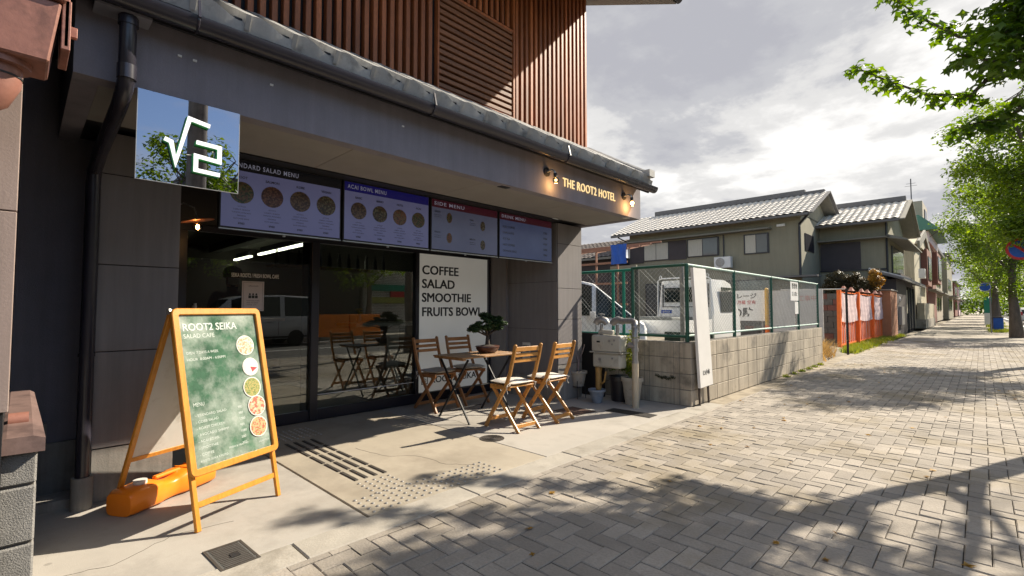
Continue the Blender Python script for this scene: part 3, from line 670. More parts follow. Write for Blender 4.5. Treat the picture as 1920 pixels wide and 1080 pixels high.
def screen(y0, y1, label, mscr, mh, title, kind):
    t = thing('menu_screen', label, 'screen', (XS, (y0 + y1) / 2, 1.78), 'menu screens hanging under the canopy')
    z0, z1 = 1.785, 2.325
    b = MB(); b.box(XS - .05, XS - .001, y0, y1, z0, z1); bez = b.build('bezel', M_black, t, bevel=.004)
    b = MB(); b.box(XS - .001, XS, y0 + .012, y1 - .012, z0 + .022, z1 - .09); sc = b.build('display', mscr, t)
    b = MB(); b.box(XS - .001, XS, y0 + .012, y1 - .012, z1 - .09, z1 - .01); hd = b.build('header_band', mh, t)
    b = MB(); b.box(XS, XS + .003, y0, y1, z0, z0 + .008); b.build('lower_trim', M_steel, bez)
    b = MB(); b.tube([(XS - .02, (y0 + y1) / 2, z0 - .012), (XS - .02, (y0 + y1) / 2, z0)], .012, 8); b.build('sensor', M_steel, bez)
    W_ = y1 - y0
    text('header_lettering', title, M_st, hd, (XS + .0004, y0 + .04, z1 - .065), .05, ext=.0004, bold=.0006, width=W_ * .56 if kind == 0 else W_ * .42, space=1.2)
    if kind < 2:
        names = ('ROOT', 'SALMON', 'KOBE', 'VEGAN') if kind == 0 else ('BASIC', 'BERRY', 'NUTS', 'ACAI')
        for i in range(4):
            yc = y0 + W_ * (.16 + .232 * i); disc(sc, yc, z0 + .285, .082 if kind == 0 else .075, FD[(i + 2 * kind) % 5])
            text('menu_lettering', names[i], M_sk, sc, (XS + .0004, yc, z0 + .392), .026, ext=.0004, bold=.0006, align='CENTER')
            text('menu_lettering', '¥980', M_sk, sc, (XS + .0004, yc, z0 + .045), .022, ext=.0004, bold=.0004, align='CENTER')
            for q, s_ in enumerate(('LETTUCE', 'CARROT, QUINOA', 'TOMATO, AVOCADO', 'DRESSING', 'NUTS AND SEEDS')):
                text('menu_lettering', s_, M_sk, sc, (XS + .0004, yc, z0 + .175 - q * .023), .0135, ext=.0003, align='CENTER')
    elif kind == 2:
        for i, (yy, zz, nm, m_) in enumerate(((.25, .36, 'GREEN', 0), (.75, .33, 'KIWI', 3), (.25, .15, 'PEACH', 4), (.75, .12, 'MELON', 3))):
            yc = y0 + W_ * yy; b = MB(); b.lathe((XS + .001, yc, z0 + zz), [(.036, -.0006), (.036, .0006)], 14, Matrix.Rotation(PI / 2, 4, 'Y') @ Matrix.Diagonal((1.5, 1, 1, 1))); b.build('dish_picture', FD[m_], sc)
            text('menu_lettering', nm, M_sk, sc, (XS + .0004, yc - .19, z0 + zz + .04), .024, ext=.0004, bold=.0004)
            for q in range(2): text('menu_lettering', 'SMOOTHIE M / L', M_sk, sc, (XS + .0004, yc - .19, z0 + zz + .01 - q * .02), .012, ext=.0003)
    else:
        for q, (s_, p_) in enumerate((('ICED COFFEE', '¥350'), ('CAFE LATTE', '¥400'), ('ICE TEA', '¥350'), ('HOT COFFEE', '¥350'), ('ORANGE JUICE', '¥380'))):
            text('menu_lettering', s_, M_sk, sc, (XS + .0004, y0 + .06, z0 + .36 - q * .07), .034, ext=.0004, bold=.0006); text('menu_lettering', p_, M_sk, sc, (XS + .0004, y1 - .17, z0 + .36 - q * .07), .034, ext=.0004, bold=.0006)
screen(0.985, 1.915, 'leftmost wide menu screen, black header and four salad bowl pictures', M_scr, M_hk, 'STANDARD SALAD MENU', 0)
screen(1.932, 2.842, 'menu screen with blue header and four bowl pictures', M_scr, M_hb, 'ACAI BOWL MENU', 1)
screen(2.862, 3.80, 'menu screen with red header and small drink pictures above the white panel', M_scr2, M_hr, 'SIDE MENU', 2)
screen(3.818, 4.77, 'rightmost menu screen, dim blue with a red header and a drink price list', M_scr3, M_hr, 'DRINK MENU', 3)

# ------------------------------------------------------------------ hanging glass sign with the root-two mark
t = thing('glass_sign', 'square reflective glass sign with a white square root of two mark under the canopy edge', 'sign', (XF + .02, .62, 2.33))
b = MB(); b.box(XF + .004, XF + .014, .386, .854, 1.864, 2.329); b.build('glass_plate', M_sign_glass, t)
b = MB()
for e in ((.383, .386, 1.861, 2.329), (.854, .857, 1.861, 2.329), (.386, .854, 1.861, 1.864)): b.box(XF + .004, XF + .014, *e)
b.build('bright_edge', M_steel, t)
def stroke(pts, w, x0, x1, m, nm):
    b = MB(); P = [Vector((0, a, c)) for a, c in pts]; L_ = []; R_ = []
    for i, p in enumerate(P):
        d0 = (P[i] - P[i - 1]).normalized() if i else None; d1 = (P[i + 1] - P[i]).normalized() if i < len(P) - 1 else None
        n0 = Vector((0, -d0.z, d0.y)) if d0 else None; n1 = Vector((0, -d1.z, d1.y)) if d1 else None
        if d0 is None: n = n1
        elif d1 is None: n = n0
        else: n = (n0 + n1).normalized(); n = n / max(.35, n.dot(n0))
        L_.append(p + n * w / 2); R_.append(p - n * w / 2)
    for i in range(len(P) - 1):
        q = [L_[i], L_[i + 1], R_[i + 1], R_[i]]
        b.add([(x0, p.y, p.z) for p in q] + [(x1, p.y, p.z) for p in q], [(3, 2, 1, 0), (4, 5, 6, 7), (0, 1, 5, 4), (1, 2, 6, 5), (2, 3, 7, 6), (3, 0, 4, 7)])
    return b.build(nm, m, t)
root_ = [(.497, 2.090), (.527, 2.080), (.549, 1.975), (.606, 2.225), (.702, 2.207)]
two_ = [(.640, 2.105), (.752, 2.098), (.752, 2.018), (.640, 2.030), (.640, 1.952), (.756, 1.945)]
for pts, nm in ((root_, 'root_mark'), (two_, 'digit_two')):
    stroke(pts, .021, XF + .032, XF + .040, M_white_led, nm); stroke([(a - .004, c - .004) for a, c in pts], .023, XF + .016, XF + .0315, M_greenedge, nm + '_return')
b = MB(); b.tube([(XF + .02, .60, 2.03), (XF + .02, .64, 2.035)], .002, 4); b.build('wire', M_white, t)

# lettering THE ROOT2 HOTEL and the two wall lamps
t = thing('hotel_lettering', 'raised golden letters reading THE ROOT2 HOTEL on the dark fascia', 'sign', (XF, 4.5, 2.45))
tx = 'THE ROOT2 HOTEL'; y0_, y1_ = 3.915, 4.905
text('letters', tx, M_letter, t, (XF + .012, 3.87, 2.465), .130, ext=.004, bold=0.0, width=.985, space=1.1)
def wall_lamp(y, lit, label):
    t = thing('wall_lamp', label, 'lamp', (XF, y, 2.56), 'wall lamps lighting the hotel letters')
    b = MB(); b.lathe((XF + .006, y, 2.56), [(.045, -.006), (.045, .006), (.03, .012)], 18, Matrix.Rotation(PI / 2, 4, 'Y')); b.build('wall_plate', M_black, t, smooth=40)
    b = MB(); b.tube([(XF + .01, y, 2.56), (XF + .07, y, 2.57), (XF + .10, y + .005, 2.55), (XF + .105, y + .01, 2.52)], .011, 8); b.build('lamp_arm', M_steel, t, smooth=60)
    b = MB(); b.tube([(XF + .105, y + .01, 2.53), (XF + .108, y + .012, 2.49)], .019, 10); b.build('lamp_holder', M_black, t, smooth=40)
    r = .034; c = (XF + .11, y + .014, 2.462)
    b = MB(); b.lathe(c, [(r * math.cos(a), r * math.sin(a)) for a in np.linspace(-PI / 2 + .1, PI / 2 - .3, 9)], 16); bg_ = b.build('bulb', M_bulbglass, t, smooth=80)
    b = MB(); rr = .012 if lit < 1 else .024; b.lathe(c, [(rr * math.cos(a), rr * math.sin(a)) for a in np.linspace(-PI / 2 + .1, PI / 2 - .1, 7)], 10)
    b.build('filament', emit_mat('lamp glow %.1f' % lit, (1.0, .60, .22), 5 if lit < 1 else 9), bg_, smooth=80)
    ld = bpy.data.lights.new('lamp_light', 'POINT'); ld.energy = 1.1 * lit; ld.color = (1, .52, .16); ld.shadow_soft_size = .02
    lo = bpy.data.objects.new('lamp_light', ld); C.objects.link(lo); lo.parent = t; lo.location = Vector((XF + .085, y + .05, 2.43)) - t.location
wall_lamp(3.62, .9, 'bent-arm bulb lamp left of the golden hotel letters')
wall_lamp(5.06, 1.4, 'bright bulb lamp at the end of the fascia right of the hotel letters')
b = MB(); b.box(-3.11 - .06, -3.11, 3.05, 3.16, ZS - .004, ZS + .003); tag(b.build('soffit_vent', M_black), 'small black vent in the canopy underside', 'vent')
b = MB(); b.box(-3.15, -3.09, 5.18, 5.26, ZS - .006, ZS + .003); tag(b.build('soffit_light', M_offw), 'small white downlight in the canopy underside near its right end', 'light')
# copper disc lamp by the door
t = thing('disc_lamp', 'bulb lamp under a copper disc hanging beside the first menu screen', 'lamp', (-4.6, 1.0, 1.9))
b = MB(); b.tube([(-4.65, .84, 2.02), (-4.62, .90, 2.06), (-4.6, .97, 2.03), (-4.6, 1.0, 1.94)], .006, 6); b.build('lamp_arm', M_steel, t)
b = MB(); b.lathe((-4.6, 1.0, 1.925), [(.12, 0), (.115, .004), (.015, .012)], 24, Matrix.Rotation(R(12), 4, 'X')); b.build('disc', mat('copper', (.55, .22, .10), .3, .1, metal=.9), t, smooth=40)
b = MB(); b.lathe((-4.6, 1.0, 1.873), [(.038 * math.cos(a), .038 * math.sin(a)) for a in np.linspace(-PI / 2 + .1, PI / 2 - .3, 9)], 16); bl = b.build('bulb', M_bulbglass, t, smooth=80)
b = MB(); b.lathe((-4.6, 1.0, 1.873), [(.013 * math.cos(a), .022 * math.sin(a)) for a in np.linspace(-PI / 2 + .1, PI / 2 - .1, 7)], 10); b.build('filament', M_bulb, bl, smooth=80)
ld = bpy.data.lights.new('disc_light', 'POINT'); ld.energy = .5; ld.color = (1, .55, .2); lo = bpy.data.objects.new('disc_light', ld); C.objects.link(lo); lo.parent = t; lo.location = (0, 0, -.09)

# ------------------------------------------------------------------ cafe interior
room = thing('cafe_interior', 'dim cafe room behind the glass shop front', 'room', (-8, 2.5, 0)); room['kind'] = 'structure'
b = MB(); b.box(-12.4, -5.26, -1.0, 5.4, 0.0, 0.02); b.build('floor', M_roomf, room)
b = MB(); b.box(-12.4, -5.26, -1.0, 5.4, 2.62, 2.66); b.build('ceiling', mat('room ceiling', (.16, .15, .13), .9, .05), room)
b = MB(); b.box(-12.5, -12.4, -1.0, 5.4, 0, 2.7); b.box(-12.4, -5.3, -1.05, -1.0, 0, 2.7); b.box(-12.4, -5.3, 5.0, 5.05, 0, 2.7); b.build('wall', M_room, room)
b = MB(); b.box(-12.3, -6.2, 2.9, 3.1, 2.45, 2.62); b.build('ceiling_beam', M_room, room)
for i, (x0, x1) in enumerate(((-10.6, -8.1), (-12.2, -11.1))):
    t = thing('tube_light', ('long slim lit tube light on the cafe ceiling', 'shorter slim lit tube light deeper in the cafe')[i], 'light', ((x0 + x1) / 2, 3.4, 2.33), 'cafe tube lights')
    b = MB(); b.box(x0, x1, 3.37, 3.43, 2.30, 2.335); b.build('tube', M_tube, t); b = MB(); b.box(x0 + .1, x1 - .1, 3.38, 3.42, 2.337, 2.45); b.build('tube_mount', M_black, t)
t = thing('counter', 'long dark wooden serving counter inside the cafe', 'counter', (-9, 2.2, 0))
b = MB(); b.box(-9.4, -8.8, .2, 3.2, 0.02, .98); b.build('counter_body', M_shutter, t); b = MB(); b.box(-9.45, -8.75, .15, 3.25, .985, 1.03); b.build('counter_top', M_slat, t)
t = thing('bottle_shelf', 'high shelf with rows of dark bottles inside the cafe', 'shelf', (-7.6, 3.6, 1.8))
b = MB(); b.box(-7.8, -7.5, 2.6, 4.7, 1.84, 1.87); b.build('shelf_board', M_slat, t)
for k in range(12):
    b = MB(); b.lathe((-7.64, 2.7 + k * .165, 1.872), [(.035, 0), (.035, .15), (.012, .2), (.012, .25)], 8); b.build('bottle', M_potk if k % 3 else M_steel, t, smooth=40)
t = thing('high_table', 'white high table with a square leg inside the right window', 'table', (-6.4, 3.9, 0))
b = MB(); b.box(-6.7, -6.1, 3.2, 4.6, .95, 1.0); b.build('tabletop', M_offw, t); b = MB(); b.box(-6.5, -6.3, 3.8, 4.0, 0.02, .95); b.build('table_leg', M_offw, t)
t = thing('flower_vase', 'small vase of yellow flowers on the high table', 'vase', (-6.3, 3.35, 1.0))
b = MB(); b.lathe((-6.3, 3.35, 1.001), [(.03, 0), (.04, .05), (.02, .12)], 10); b.build('vase', M_steel, t, smooth=50)
b = MB()
for k in range(9): b.lathe((-6.3 + random.uniform(-.06, .06), 3.35 + random.uniform(-.07, .07), 1.14 + random.uniform(-.02, .05)), [(.02, 0), (.03, .012), (.01, .02)], 7)
b.build('blossom', mat('yellow petal', (.7, .45, .02), .6, .1), t)
# barista: standing figure with a white mask
def person(px, py, face=0.0):
    t = thing('person', 'person in dark clothes and a white face mask standing inside the door', 'person', (px, py, 0))
    J = {'pel': (0, 0, .95), 'ch': (0, 0, 1.25), 'nk': (0, 0, 1.44), 'hd': (.02, 0, 1.53), 'tp': (.02, 0, 1.66),
         'sl': (0, .17, 1.38), 'el': (.02, .23, 1.12), 'wl': (.16, .16, .98), 'fl': (.23, .11, .99), 'sr': (0, -.17, 1.38), 'er': (.02, -.23, 1.12), 'wr': (.16, -.16, .98), 'fr': (.23, -.11, .99),
         'hl': (0, .09, .90), 'kl': (.02, .10, .5), 'al': (0, .10, .1), 'tl': (.15, .11, .05), 'hr': (0, -.09, .90), 'kr': (.02, -.10, .5), 'ar': (0, -.10, .1), 'tr': (.15, -.11, .05)}
    rad = {'pel': .14, 'ch': .15, 'nk': .055, 'hd': .085, 'tp': .07, 'sl': .065, 'el': .045, 'wl': .03, 'fl': .028, 'hl': .09, 'kl': .06, 'al': .045, 'tl': .035}
    ed = [('pel', 'ch'), ('ch', 'nk'), ('nk', 'hd'), ('hd', 'tp'), ('ch', 'sl'), ('sl', 'el'), ('el', 'wl'), ('wl', 'fl'), ('ch', 'sr'), ('sr', 'er'), ('er', 'wr'), ('wr', 'fr'),
          ('pel', 'hl'), ('hl', 'kl'), ('kl', 'al'), ('al', 'tl'), ('pel', 'hr'), ('hr', 'kr'), ('kr', 'ar'), ('ar', 'tr')]
    ks = list(J); me = bpy.data.meshes.new('body'); me.from_pydata([J[k] for k in ks], [(ks.index(a), ks.index(c)) for a, c in ed], [])
    o = bpy.data.objects.new('body', me); C.objects.link(o); md = o.modifiers.new('s', 'SKIN'); o.modifiers.new('u', 'SUBSURF').levels = 2
    for i, k in enumerate(ks):
        kk = k if k in rad else k[:-1] + 'l'; r_ = rad[kk]; me.skin_vertices[0].data[i].radius = (r_, r_ * (.72 if k in ('pel', 'ch') else 1))
    me.skin_vertices[0].data[0].use_root = True
    dg = bpy.context.evaluated_depsgraph_get(); m2 = bpy.data.meshes.new_from_object(o.evaluated_get(dg)); bpy.data.objects.remove(o)
    m2.materials.clear(); m2.materials.append(mat('dark clothes', (.03, .03, .04), .9, .1)); m2.materials.append(mat('skin', (.45, .26, .18), .6, .05)); m2.shade_smooth()
    for p in m2.polygons:
        if p.center.z > 1.47 or (p.center.x > .17 and .9 < p.center.z < 1.05): p.material_index = 1
    bo = link('body', m2, t, world=False)
    b = MB(); b.lathe((.0, 0, 1.6), [(.10, -.03), (.105, .03), (.085, .08), (.03, .105)], 14); b.build('cap', mat('dark cap', (.035, .02, .02), .9, .1), bo, smooth=60, world=False)
    b = MB(); b.add([(.118, -.055, 1.56), (.118, .055, 1.56), (.108, .06, 1.49), (.108, -.06, 1.49), (.128, 0, 1.565), (.118, 0, 1.475)], [(0, 4, 5, 3), (4, 1, 2, 5)]); b.build('mask', M_white, bo, world=False)
    t.rotation_euler.z = face
person(-6.35, 1.75, R(-10))

# ------------------------------------------------------------------ street furniture by the cafe: folding chairs
def make_chair(wood, label):
    t = thing('folding_chair', label, 'chair', (0, 0, 0), 'wooden folding chairs around the slatted table')
    for s in (-1, 1):
        y = s * .18
        b = MB(); P = [(-.235, 0), (-.10, .20), (.06, .42), (.125, .56), (.165, .69), (.205, .84)]
        for i in range(len(P) - 1):
            a = P[i]; c = P[i + 1]; ex = .006 if i else 0
            b.bar((a[0], y, a[1] - ex), (c[0], y, c[1] + .004), .021, .040)
        b.lathe((.206, y, .838), [(.020, -.006), (.018, .008), (.008, .016)], 10); b.build('back_post', wood, t, bevel=.003, smooth=40)
        b = MB(); b.bar((-.175, s * .145, .425), (.215, s * .145, 0.0), .021, .036); b.build('rear_leg', wood, t, bevel=.003)
    for i, (z, h) in enumerate(((.805, .045), (.745, .035), (.690, .035))):
        x = .195 - (.805 - z) * .27
        b = MB(); b.box(x - .007, x + .007, -.168, .168, z - h / 2, z + h / 2); b.build('back_slat', wood, t, bevel=.003)
    for i in range(6):
        x = -.185 + i * .052; b = MB(); b.box(x, x + .042, -.165, .165, .425, .437); b.build('seat_slat', wood, t, bevel=.002)
    b = MB()
    for s in (-1, 1): b.box(-.185, .105, s * .155 - .009, s * .155 + .009, .395, .424)
    b.build('seat_frame', wood, t, bevel=.002)
    for p, z in ((-.178, .085), (.17, .055)):
        b = MB(); b.box(p - .009, p + .009, -.16 if p < 0 else -.135, .16 if p < 0 else .135, z - .018, z + .018); b.build('stretcher', wood, t, bevel=.002)
    # cushion: puffy with a hem
    n = 11; b = MB()
    for sgn in (1, -1):
        for i in range(n):
            for j in range(n):
                u = i / (n - 1) * 2 - 1; v = j / (n - 1) * 2 - 1
                h = max(0, (1 - u ** 4) * (1 - v ** 4)) ** .55 * (.024 + .004 * math.sin(5 * u + 3 * v)); pin = 1 - .04 * (u * u * v * v)
                b.v.append((-.035 + u * .165 * pin, v * .165 * pin, .463 + sgn * h))
    for sgn in (0, 1):
        for i in range(n - 1):
            for j in range(n - 1):
                a = sgn * n * n + i * n + j; b.f.append((a, a + 1, a + n + 1, a + n) if sgn else (a, a + n, a + n + 1, a + 1)); b.m.append(0)
    cu = b.build('cushion', M_cushion, t, smooth=70)
    for s in (-1, 1):
        b = MB(); b.tube([(.11, s * .155, .46), (.10, s * .185, .455), (.11, s * .205, .44), (.10, s * .195, .40), (.12, s * .20, .37)], .0035, 5); b.tube([(.11, s * .16, .462), (.135, s * .19, .45), (.09, s * .20, .43)], .0035, 5); b.build('cushion_tie', M_cushion, cu)
    return t
ch = make_chair(M_chair, 'nearest golden wooden folding chair, back to the pavement, white cushion')
ch2 = dup(ch, (-3.42, 4.09, 0), R(4), 'golden wooden folding chair behind the nearest one, back to the pavement')
ch.location = (-3.43, 3.54, 0); ch.rotation_euler.z = R(-2)
c3 = make_chair(M_chair_d, 'browner wooden folding chair against the glass, left of the table')
c4 = dup(c3, (-4.79, 4.06, 0), R(178), 'browner wooden folding chair before the white panel, behind the small tree')
c3.location = (-4.74, 3.53, 0); c3.rotation_euler.z = R(183)
t = thing('slatted_table', 'slatted wooden folding table on crossed black metal legs', 'table', (-4.10, 3.64, 0))
for k in range(8):
    x = -4.345 + k * .064; b = MB(); b.box(x, x + .054, 3.20, 4.08, .676, .692); b.build('table_slat', M_slat, t, bevel=.002)
for y in (3.235, 4.045): b = MB(); b.box(-4.345, -3.845, y - .02, y + .02, .66, .675); b.build('cross_batten', M_slat, t)
for y in (3.30, 3.93):
    b = MB(); b.bar((-4.36, y, 0), (-3.87, y, .66), .014, .02); b.build('crossed_leg', M_black, t)
    b = MB(); b.bar((-3.82, y - .018, 0), (-4.32, y - .018, .66), .014, .02); b.build('crossed_leg', M_black, t)
b = MB(); b.tube([(-4.36, 3.28, .05), (-4.36, 3.93, .05)], .006, 6); b.tube([(-4.09, 3.28, .34), (-4.09, 3.93, .34)], .006, 6); b.build('stretcher_rod', M_black, t)
# bonsai
t = thing('bonsai_tree', 'small bonsai pine in a shallow brown pot on the slatted table', 'plant', (-4.10, 3.79, .692))
b = MB(); b.lathe((-4.10, 3.79, .693), [(.075, 0), (.10, .012), (.128, .05), (.128, .068), (.135, .07), (.132, .082), (.11, .08)], 26, Matrix.Diagonal((.9, 1.15, 1, 1))); b.build('pot', M_pot, t, smooth=50)
b = MB(); b.lathe((-4.10, 3.79, .765), [(.11, 0), (.06, .018), (.01, .026)], 16); b.build('soil', M_soil, t)
b = MB()
b.tube([(-4.10, 3.79, .77), (-4.09, 3.78, .83), (-4.11, 3.80, .88), (-4.10, 3.77, .94), (-4.10, 3.74, 1.0)], [.03, .024, .02, .016, .010], 8)
for p in ((3.52, .96, -4.08), (4.0, .97, -4.12), (3.60, .99, -4.08), (3.93, 1.05, -4.1), (3.80, 1.10, -4.15), (3.68, 1.03, -4.0), (3.88, .96, -4.02)): b.tube([(-4.105, 3.785, .89), ((-4.1 + p[2]) / 2, (3.78 + p[0]) / 2, .93 + (p[1] - .95) * .5), (p[2], p[0], p[1])], [.014, .009, .004], 6)
b.build('stem', M_barkd, t, smooth=60)
def leaf_cloud(centers, rad, n, size, flat=1.0, seed=1, tmpl=None, droop=0.0):
    """random leaf faces around clump centres -> V,F arrays"""
    r = np.random.default_rng(seed)
    if tmpl is None: tmpl = np.array([(-.5, 0, 0), (0, -.28, .05), (.5, 0, 0), (0, .28, .05)])
    k = len(tmpl); cs = np.array(centers); c = cs[r.integers(0, len(cs), n)]
    rr = np.array(rad) if np.ndim(rad) else np.full(len(cs), rad)
    d = r.normal(size=(n, 3)); d /= np.linalg.norm(d, axis=1)[:, None]
    w_ = rr ** 1.6; idx = r.choice(len(cs), n, p=w_ / w_.sum()); c = cs[idx]; p = c + d * (r.random((n, 1)) ** .45) * rr[idx][:, None] * np.array([1, 1, flat])
    z = r.normal(size=(n, 3)) * .6; z[:, 2] += 1.0; z += d * .6; z /= np.linalg.norm(z, axis=1)[:, None]
    x = r.normal(size=(n, 3)); x[:, 2] -= droop; x -= z * (x * z).sum(1)[:, None]; x /= np.linalg.norm(x, axis=1)[:, None]; y = np.cross(z, x)
    s = size * r.uniform(.65, 1.25, (n, 1))
    V = (p[:, None, :] + (tmpl[None, :, 0:1] * x[:, None, :] + tmpl[None, :, 1:2] * y[:, None, :] + tmpl[None, :, 2:3] * z[:, None, :]) * s[:, None, :]).reshape(-1, 3)
    F = np.arange(n * k).reshape(n, k); return V, F
pads = [(-4.08, 3.60, 1.00), (-4.1, 3.66, 1.04), (-4.1, 3.93, 1.06), (-4.12, 3.86, 1.10), (-4.15, 3.79, 1.13), (-4.0, 3.70, 1.06), (-4.02, 3.88, .98), (-4.1, 3.74, 1.09), (-4.05, 3.97, 1.03), (-4.05, 3.54, .97)]
pads += [(-4.1 + random.uniform(-.12, .12), 3.77 + random.uniform(-.22, .24), 1.02 + random.uniform(-.05, .08)) for _ in range(9)]
V, F = leaf_cloud(pads, [random.uniform(.045, .085) for _ in pads], 7500, .026, .42, 3); mesh_np('foliage', V, F, M_leafd, t, smooth=False)
# ------------------------------------------------------------------ A-board
t = thing('a_board', 'orange-framed A-board with a green salad cafe poster and menu', 'signboard', (-3.3, .85, 0))
FL = Vector((-3.043, .692, 0)); FR = Vector((-3.274, 1.208, 0)); BL = Vector((-3.736, .413, 0)); BR = BL + (FR - FL)
TL = Vector((-3.285, .588, 1.19)); TR = TL + (FR - FL)
ax = (FR - FL).normalized(); upF = (TL - FL).normalized(); nF = ax.cross(upF).normalized()
if nF.x < 0: nF = -nF
upB = (TL - BL).normalized(); nB = upB.cross(ax).normalized()
if nB.x > 0: nB = -nB
wd = (FR - FL).length
def P(o, up, a, c, d, n): return o + ax * a + up * c + n * d
LF = (TL - FL).length; LB = (TL - BL).length
for nm, O, up, n, L_ in (('front', FL, upF, nF, LF), ('rear', BL, upB, nB, LB)):
    for a in (.014, wd - .014):
        b = MB(); b.bar(P(O, up, a, 0, 0, n), P(O, up, a, L_ - .005, 0, n), .028, .022, n); b.build(nm + '_leg', M_orange_wood, t, bevel=.003)
    h0 = .305 if nm == 'front' else .33
    for c in ((h0, L_ - .0)):
        b = MB(); b.bar(P(O, up, .0 if c > .5 else .03, c, .014, n), P(O, up, wd - (.0 if c > .5 else .03), c, .014, n), .036 if True else 0, .02, n)
    b = MB(); b.bar(P(O, up, .028, .135 if nm == 'front' else .33, 0, n), P(O, up, wd - .028, .135 if nm == 'front' else .33, 0, n), .030, .014, n); b.build(nm + '_crossbar', M_orange_wood, t, bevel=.002)
    if nm == 'front':
        # rounded picture frame
        def rr(w0, w1, c0, c1, r_, k=5):
            pts = []
            for cx_, cy_, a0 in ((w1 - r_, c1 - r_, 0), (w0 + r_, c1 - r_, 90), (w0 + r_, c0 + r_, 180), (w1 - r_, c0 + r_, 270)):
                for i in range(k + 1): a = R(a0 + 90 * i / k); pts.append((cx_ + r_ * math.cos(a), cy_ + r_ * math.sin(a)))
            return pts
        o1 = rr(-.012, wd + .012, h0 - .02, L_ + .006, .035); i1 = rr(.026, wd - .026, h0 + .018, L_ - .032, .008)
        b = MB(); k = len(o1); vs = []
        for d_ in (.013, .036):
            vs += [P(O, up, a, c, d_, n) for a, c in o1] + [P(O, up, a, c, d_, n) for a, c in i1]
        fs = []
        for i in range(k):
            j = (i + 1) % k; fs += [(i, j, k + j, k + i), (2 * k + i, 3 * k + i, 3 * k + j, 2 * k + j), (i, 2 * k + i, 2 * k + j, j), (k + i, k + j, 3 * k + j, 3 * k + i)]
        b.add(vs, fs); b.build('poster_frame', M_orange_wood, t, bevel=.004, smooth=35)
        b = MB(); q = [(.02, h0 + .012), (wd - .02, h0 + .012), (wd - .02, L_ - .026), (.02, L_ - .026)]
        b.add([P(O, up, a, c, .016, n) for a, c in q] + [P(O, up, a, c, .020, n) for a, c in q], [(3, 2, 1, 0), (4, 5, 6, 7), (0, 1, 5, 4), (1, 2, 6, 5), (2, 3, 7, 6), (3, 0, 4, 7)])
        M_post = mat('green leafy poster print', (0.05, 0.125, 0.07), 0.16, 0.40, 6, bump=.6, bscale=7, bdist=.012, dirt_or_glare=((0.35, 0.39, 0.34), 4.2, .41, .66), detail=4, spec=.8)  # pale noise patches put sky glare into the poster colour
        po = b.build('poster', M_post, t)
        rt, u_ = ax, up
        M_pt = mat('faded poster type', (.50, .55, .50), .4, .05)
        def pt(s_, a, c, size, m=M_pt, w=None, bold=0.0, fat=0.0): return text('poster_lettering', s_, m, po, P(O, up, a, c, .0204, n), size, ax, up, .0003, 0.0, width=w, fat=fat)
        pt('ROOT2 SEIKA', .045, L_ - .125, .062, w=.345, fat=.0014); pt('SALAD CAFE', .047, L_ - .168, .036, w=.19, bold=.0003)
        pt('OPEN  7 DAYS A WEEK', .05, L_ - .262, .022, w=.20); pt('HOUR  8:00AM - 6:00PM', .05, L_ - .300, .022, w=.24)
        pt('MENU', .055, L_ - .56, .03, w=.065)
        for i, (s_, p_) in enumerate((('STANDARD SALAD', '980'), ('COBB SALAD', '980'), ('ROAST CHICKEN', '1080'), ('AVOCADO SHRIMP', '980'), ('ACAI BOWL', '1080'), ('SMOOTHIE', '580'), ('COFFEE', '350'))):
            pt('- ' + s_, .06, L_ - .618 - i * .036, .021, bold=.0003); pt(p_, .33, L_ - .618 - i * .036, .021, bold=.0003)
        pt('ROOT2 SEIKA KYOTO', .06, h0 + .045, .017); pt('SALAD CAFE', wd - .12, h0 + .06, .014); pt('FRESH & HEALTHY', .24, h0 + .075, .016)
        zx = Matrix((ax, up, n)).transposed().to_4x4()
        for i, c in enumerate((L_ - .235, L_ - .375, L_ - .505, L_ - .625, L_ - .755)):
            a = wd - .125 + (i % 2) * .012 + i * .004; r_ = .064 if i != 1 else .058
            b = MB(); b.lathe(P(O, up, a, c, .0225 + .0006 * i, n), [(r_, -.0012), (r_, .0002)], 26, zx); b.build('bowl_rim', M_offw, po)
            b = MB(); b.lathe(P(O, up, a, c, .0232 + .0006 * i, n), [(r_ * .9, -.0012), (r_ * .9, .0002)], 26, zx)
            b.build('bowl_picture', (food('yoghurt print', (.5, .40, .28), (.55, .5, .42), (.42, .25, .14), 120), M_offw, food('leafy print', (.22, .24, .08), (.35, .28, .10), (.12, .16, .05), 150), food('tomato print', (.5, .12, .08), (.5, .34, .2), (.45, .40, .30), 70), food('mixed bowl print', (.45, .30, .16), (.35, .10, .06), (.30, .32, .14), 130))[i], po)
        b = MB(); a = wd - .10; b.add([P(O, up, a + .0, L_ - .41, .0245, n), P(O, up, a + .04, L_ - .385, .0245, n), P(O, up, a - .012, L_ - .375, .0245, n)], [(0, 1, 2)]); b.build('berry_picture', M_red, po)
    else:
        b = MB(); q = [(.028, .345), (wd - .028, .345), (wd - .028, L_ - .03), (.028, L_ - .03)]
        b.add([P(O, up, a, c, -.004, n) for a, c in q] + [P(O, up, a, c, .004, n) for a, c in q], [(3, 2, 1, 0), (4, 5, 6, 7), (0, 1, 5, 4), (1, 2, 6, 5), (2, 3, 7, 6), (3, 0, 4, 7)]); b.build('back_panel', M_offw, t)
for a in (-.004, wd + .004):
    c = P(TL, upF, a, -.005, .0, nF); b = MB(); b.tube([c - ax * .006, c + ax * .006], .018, 10); b.build('hinge', M_steel, t)
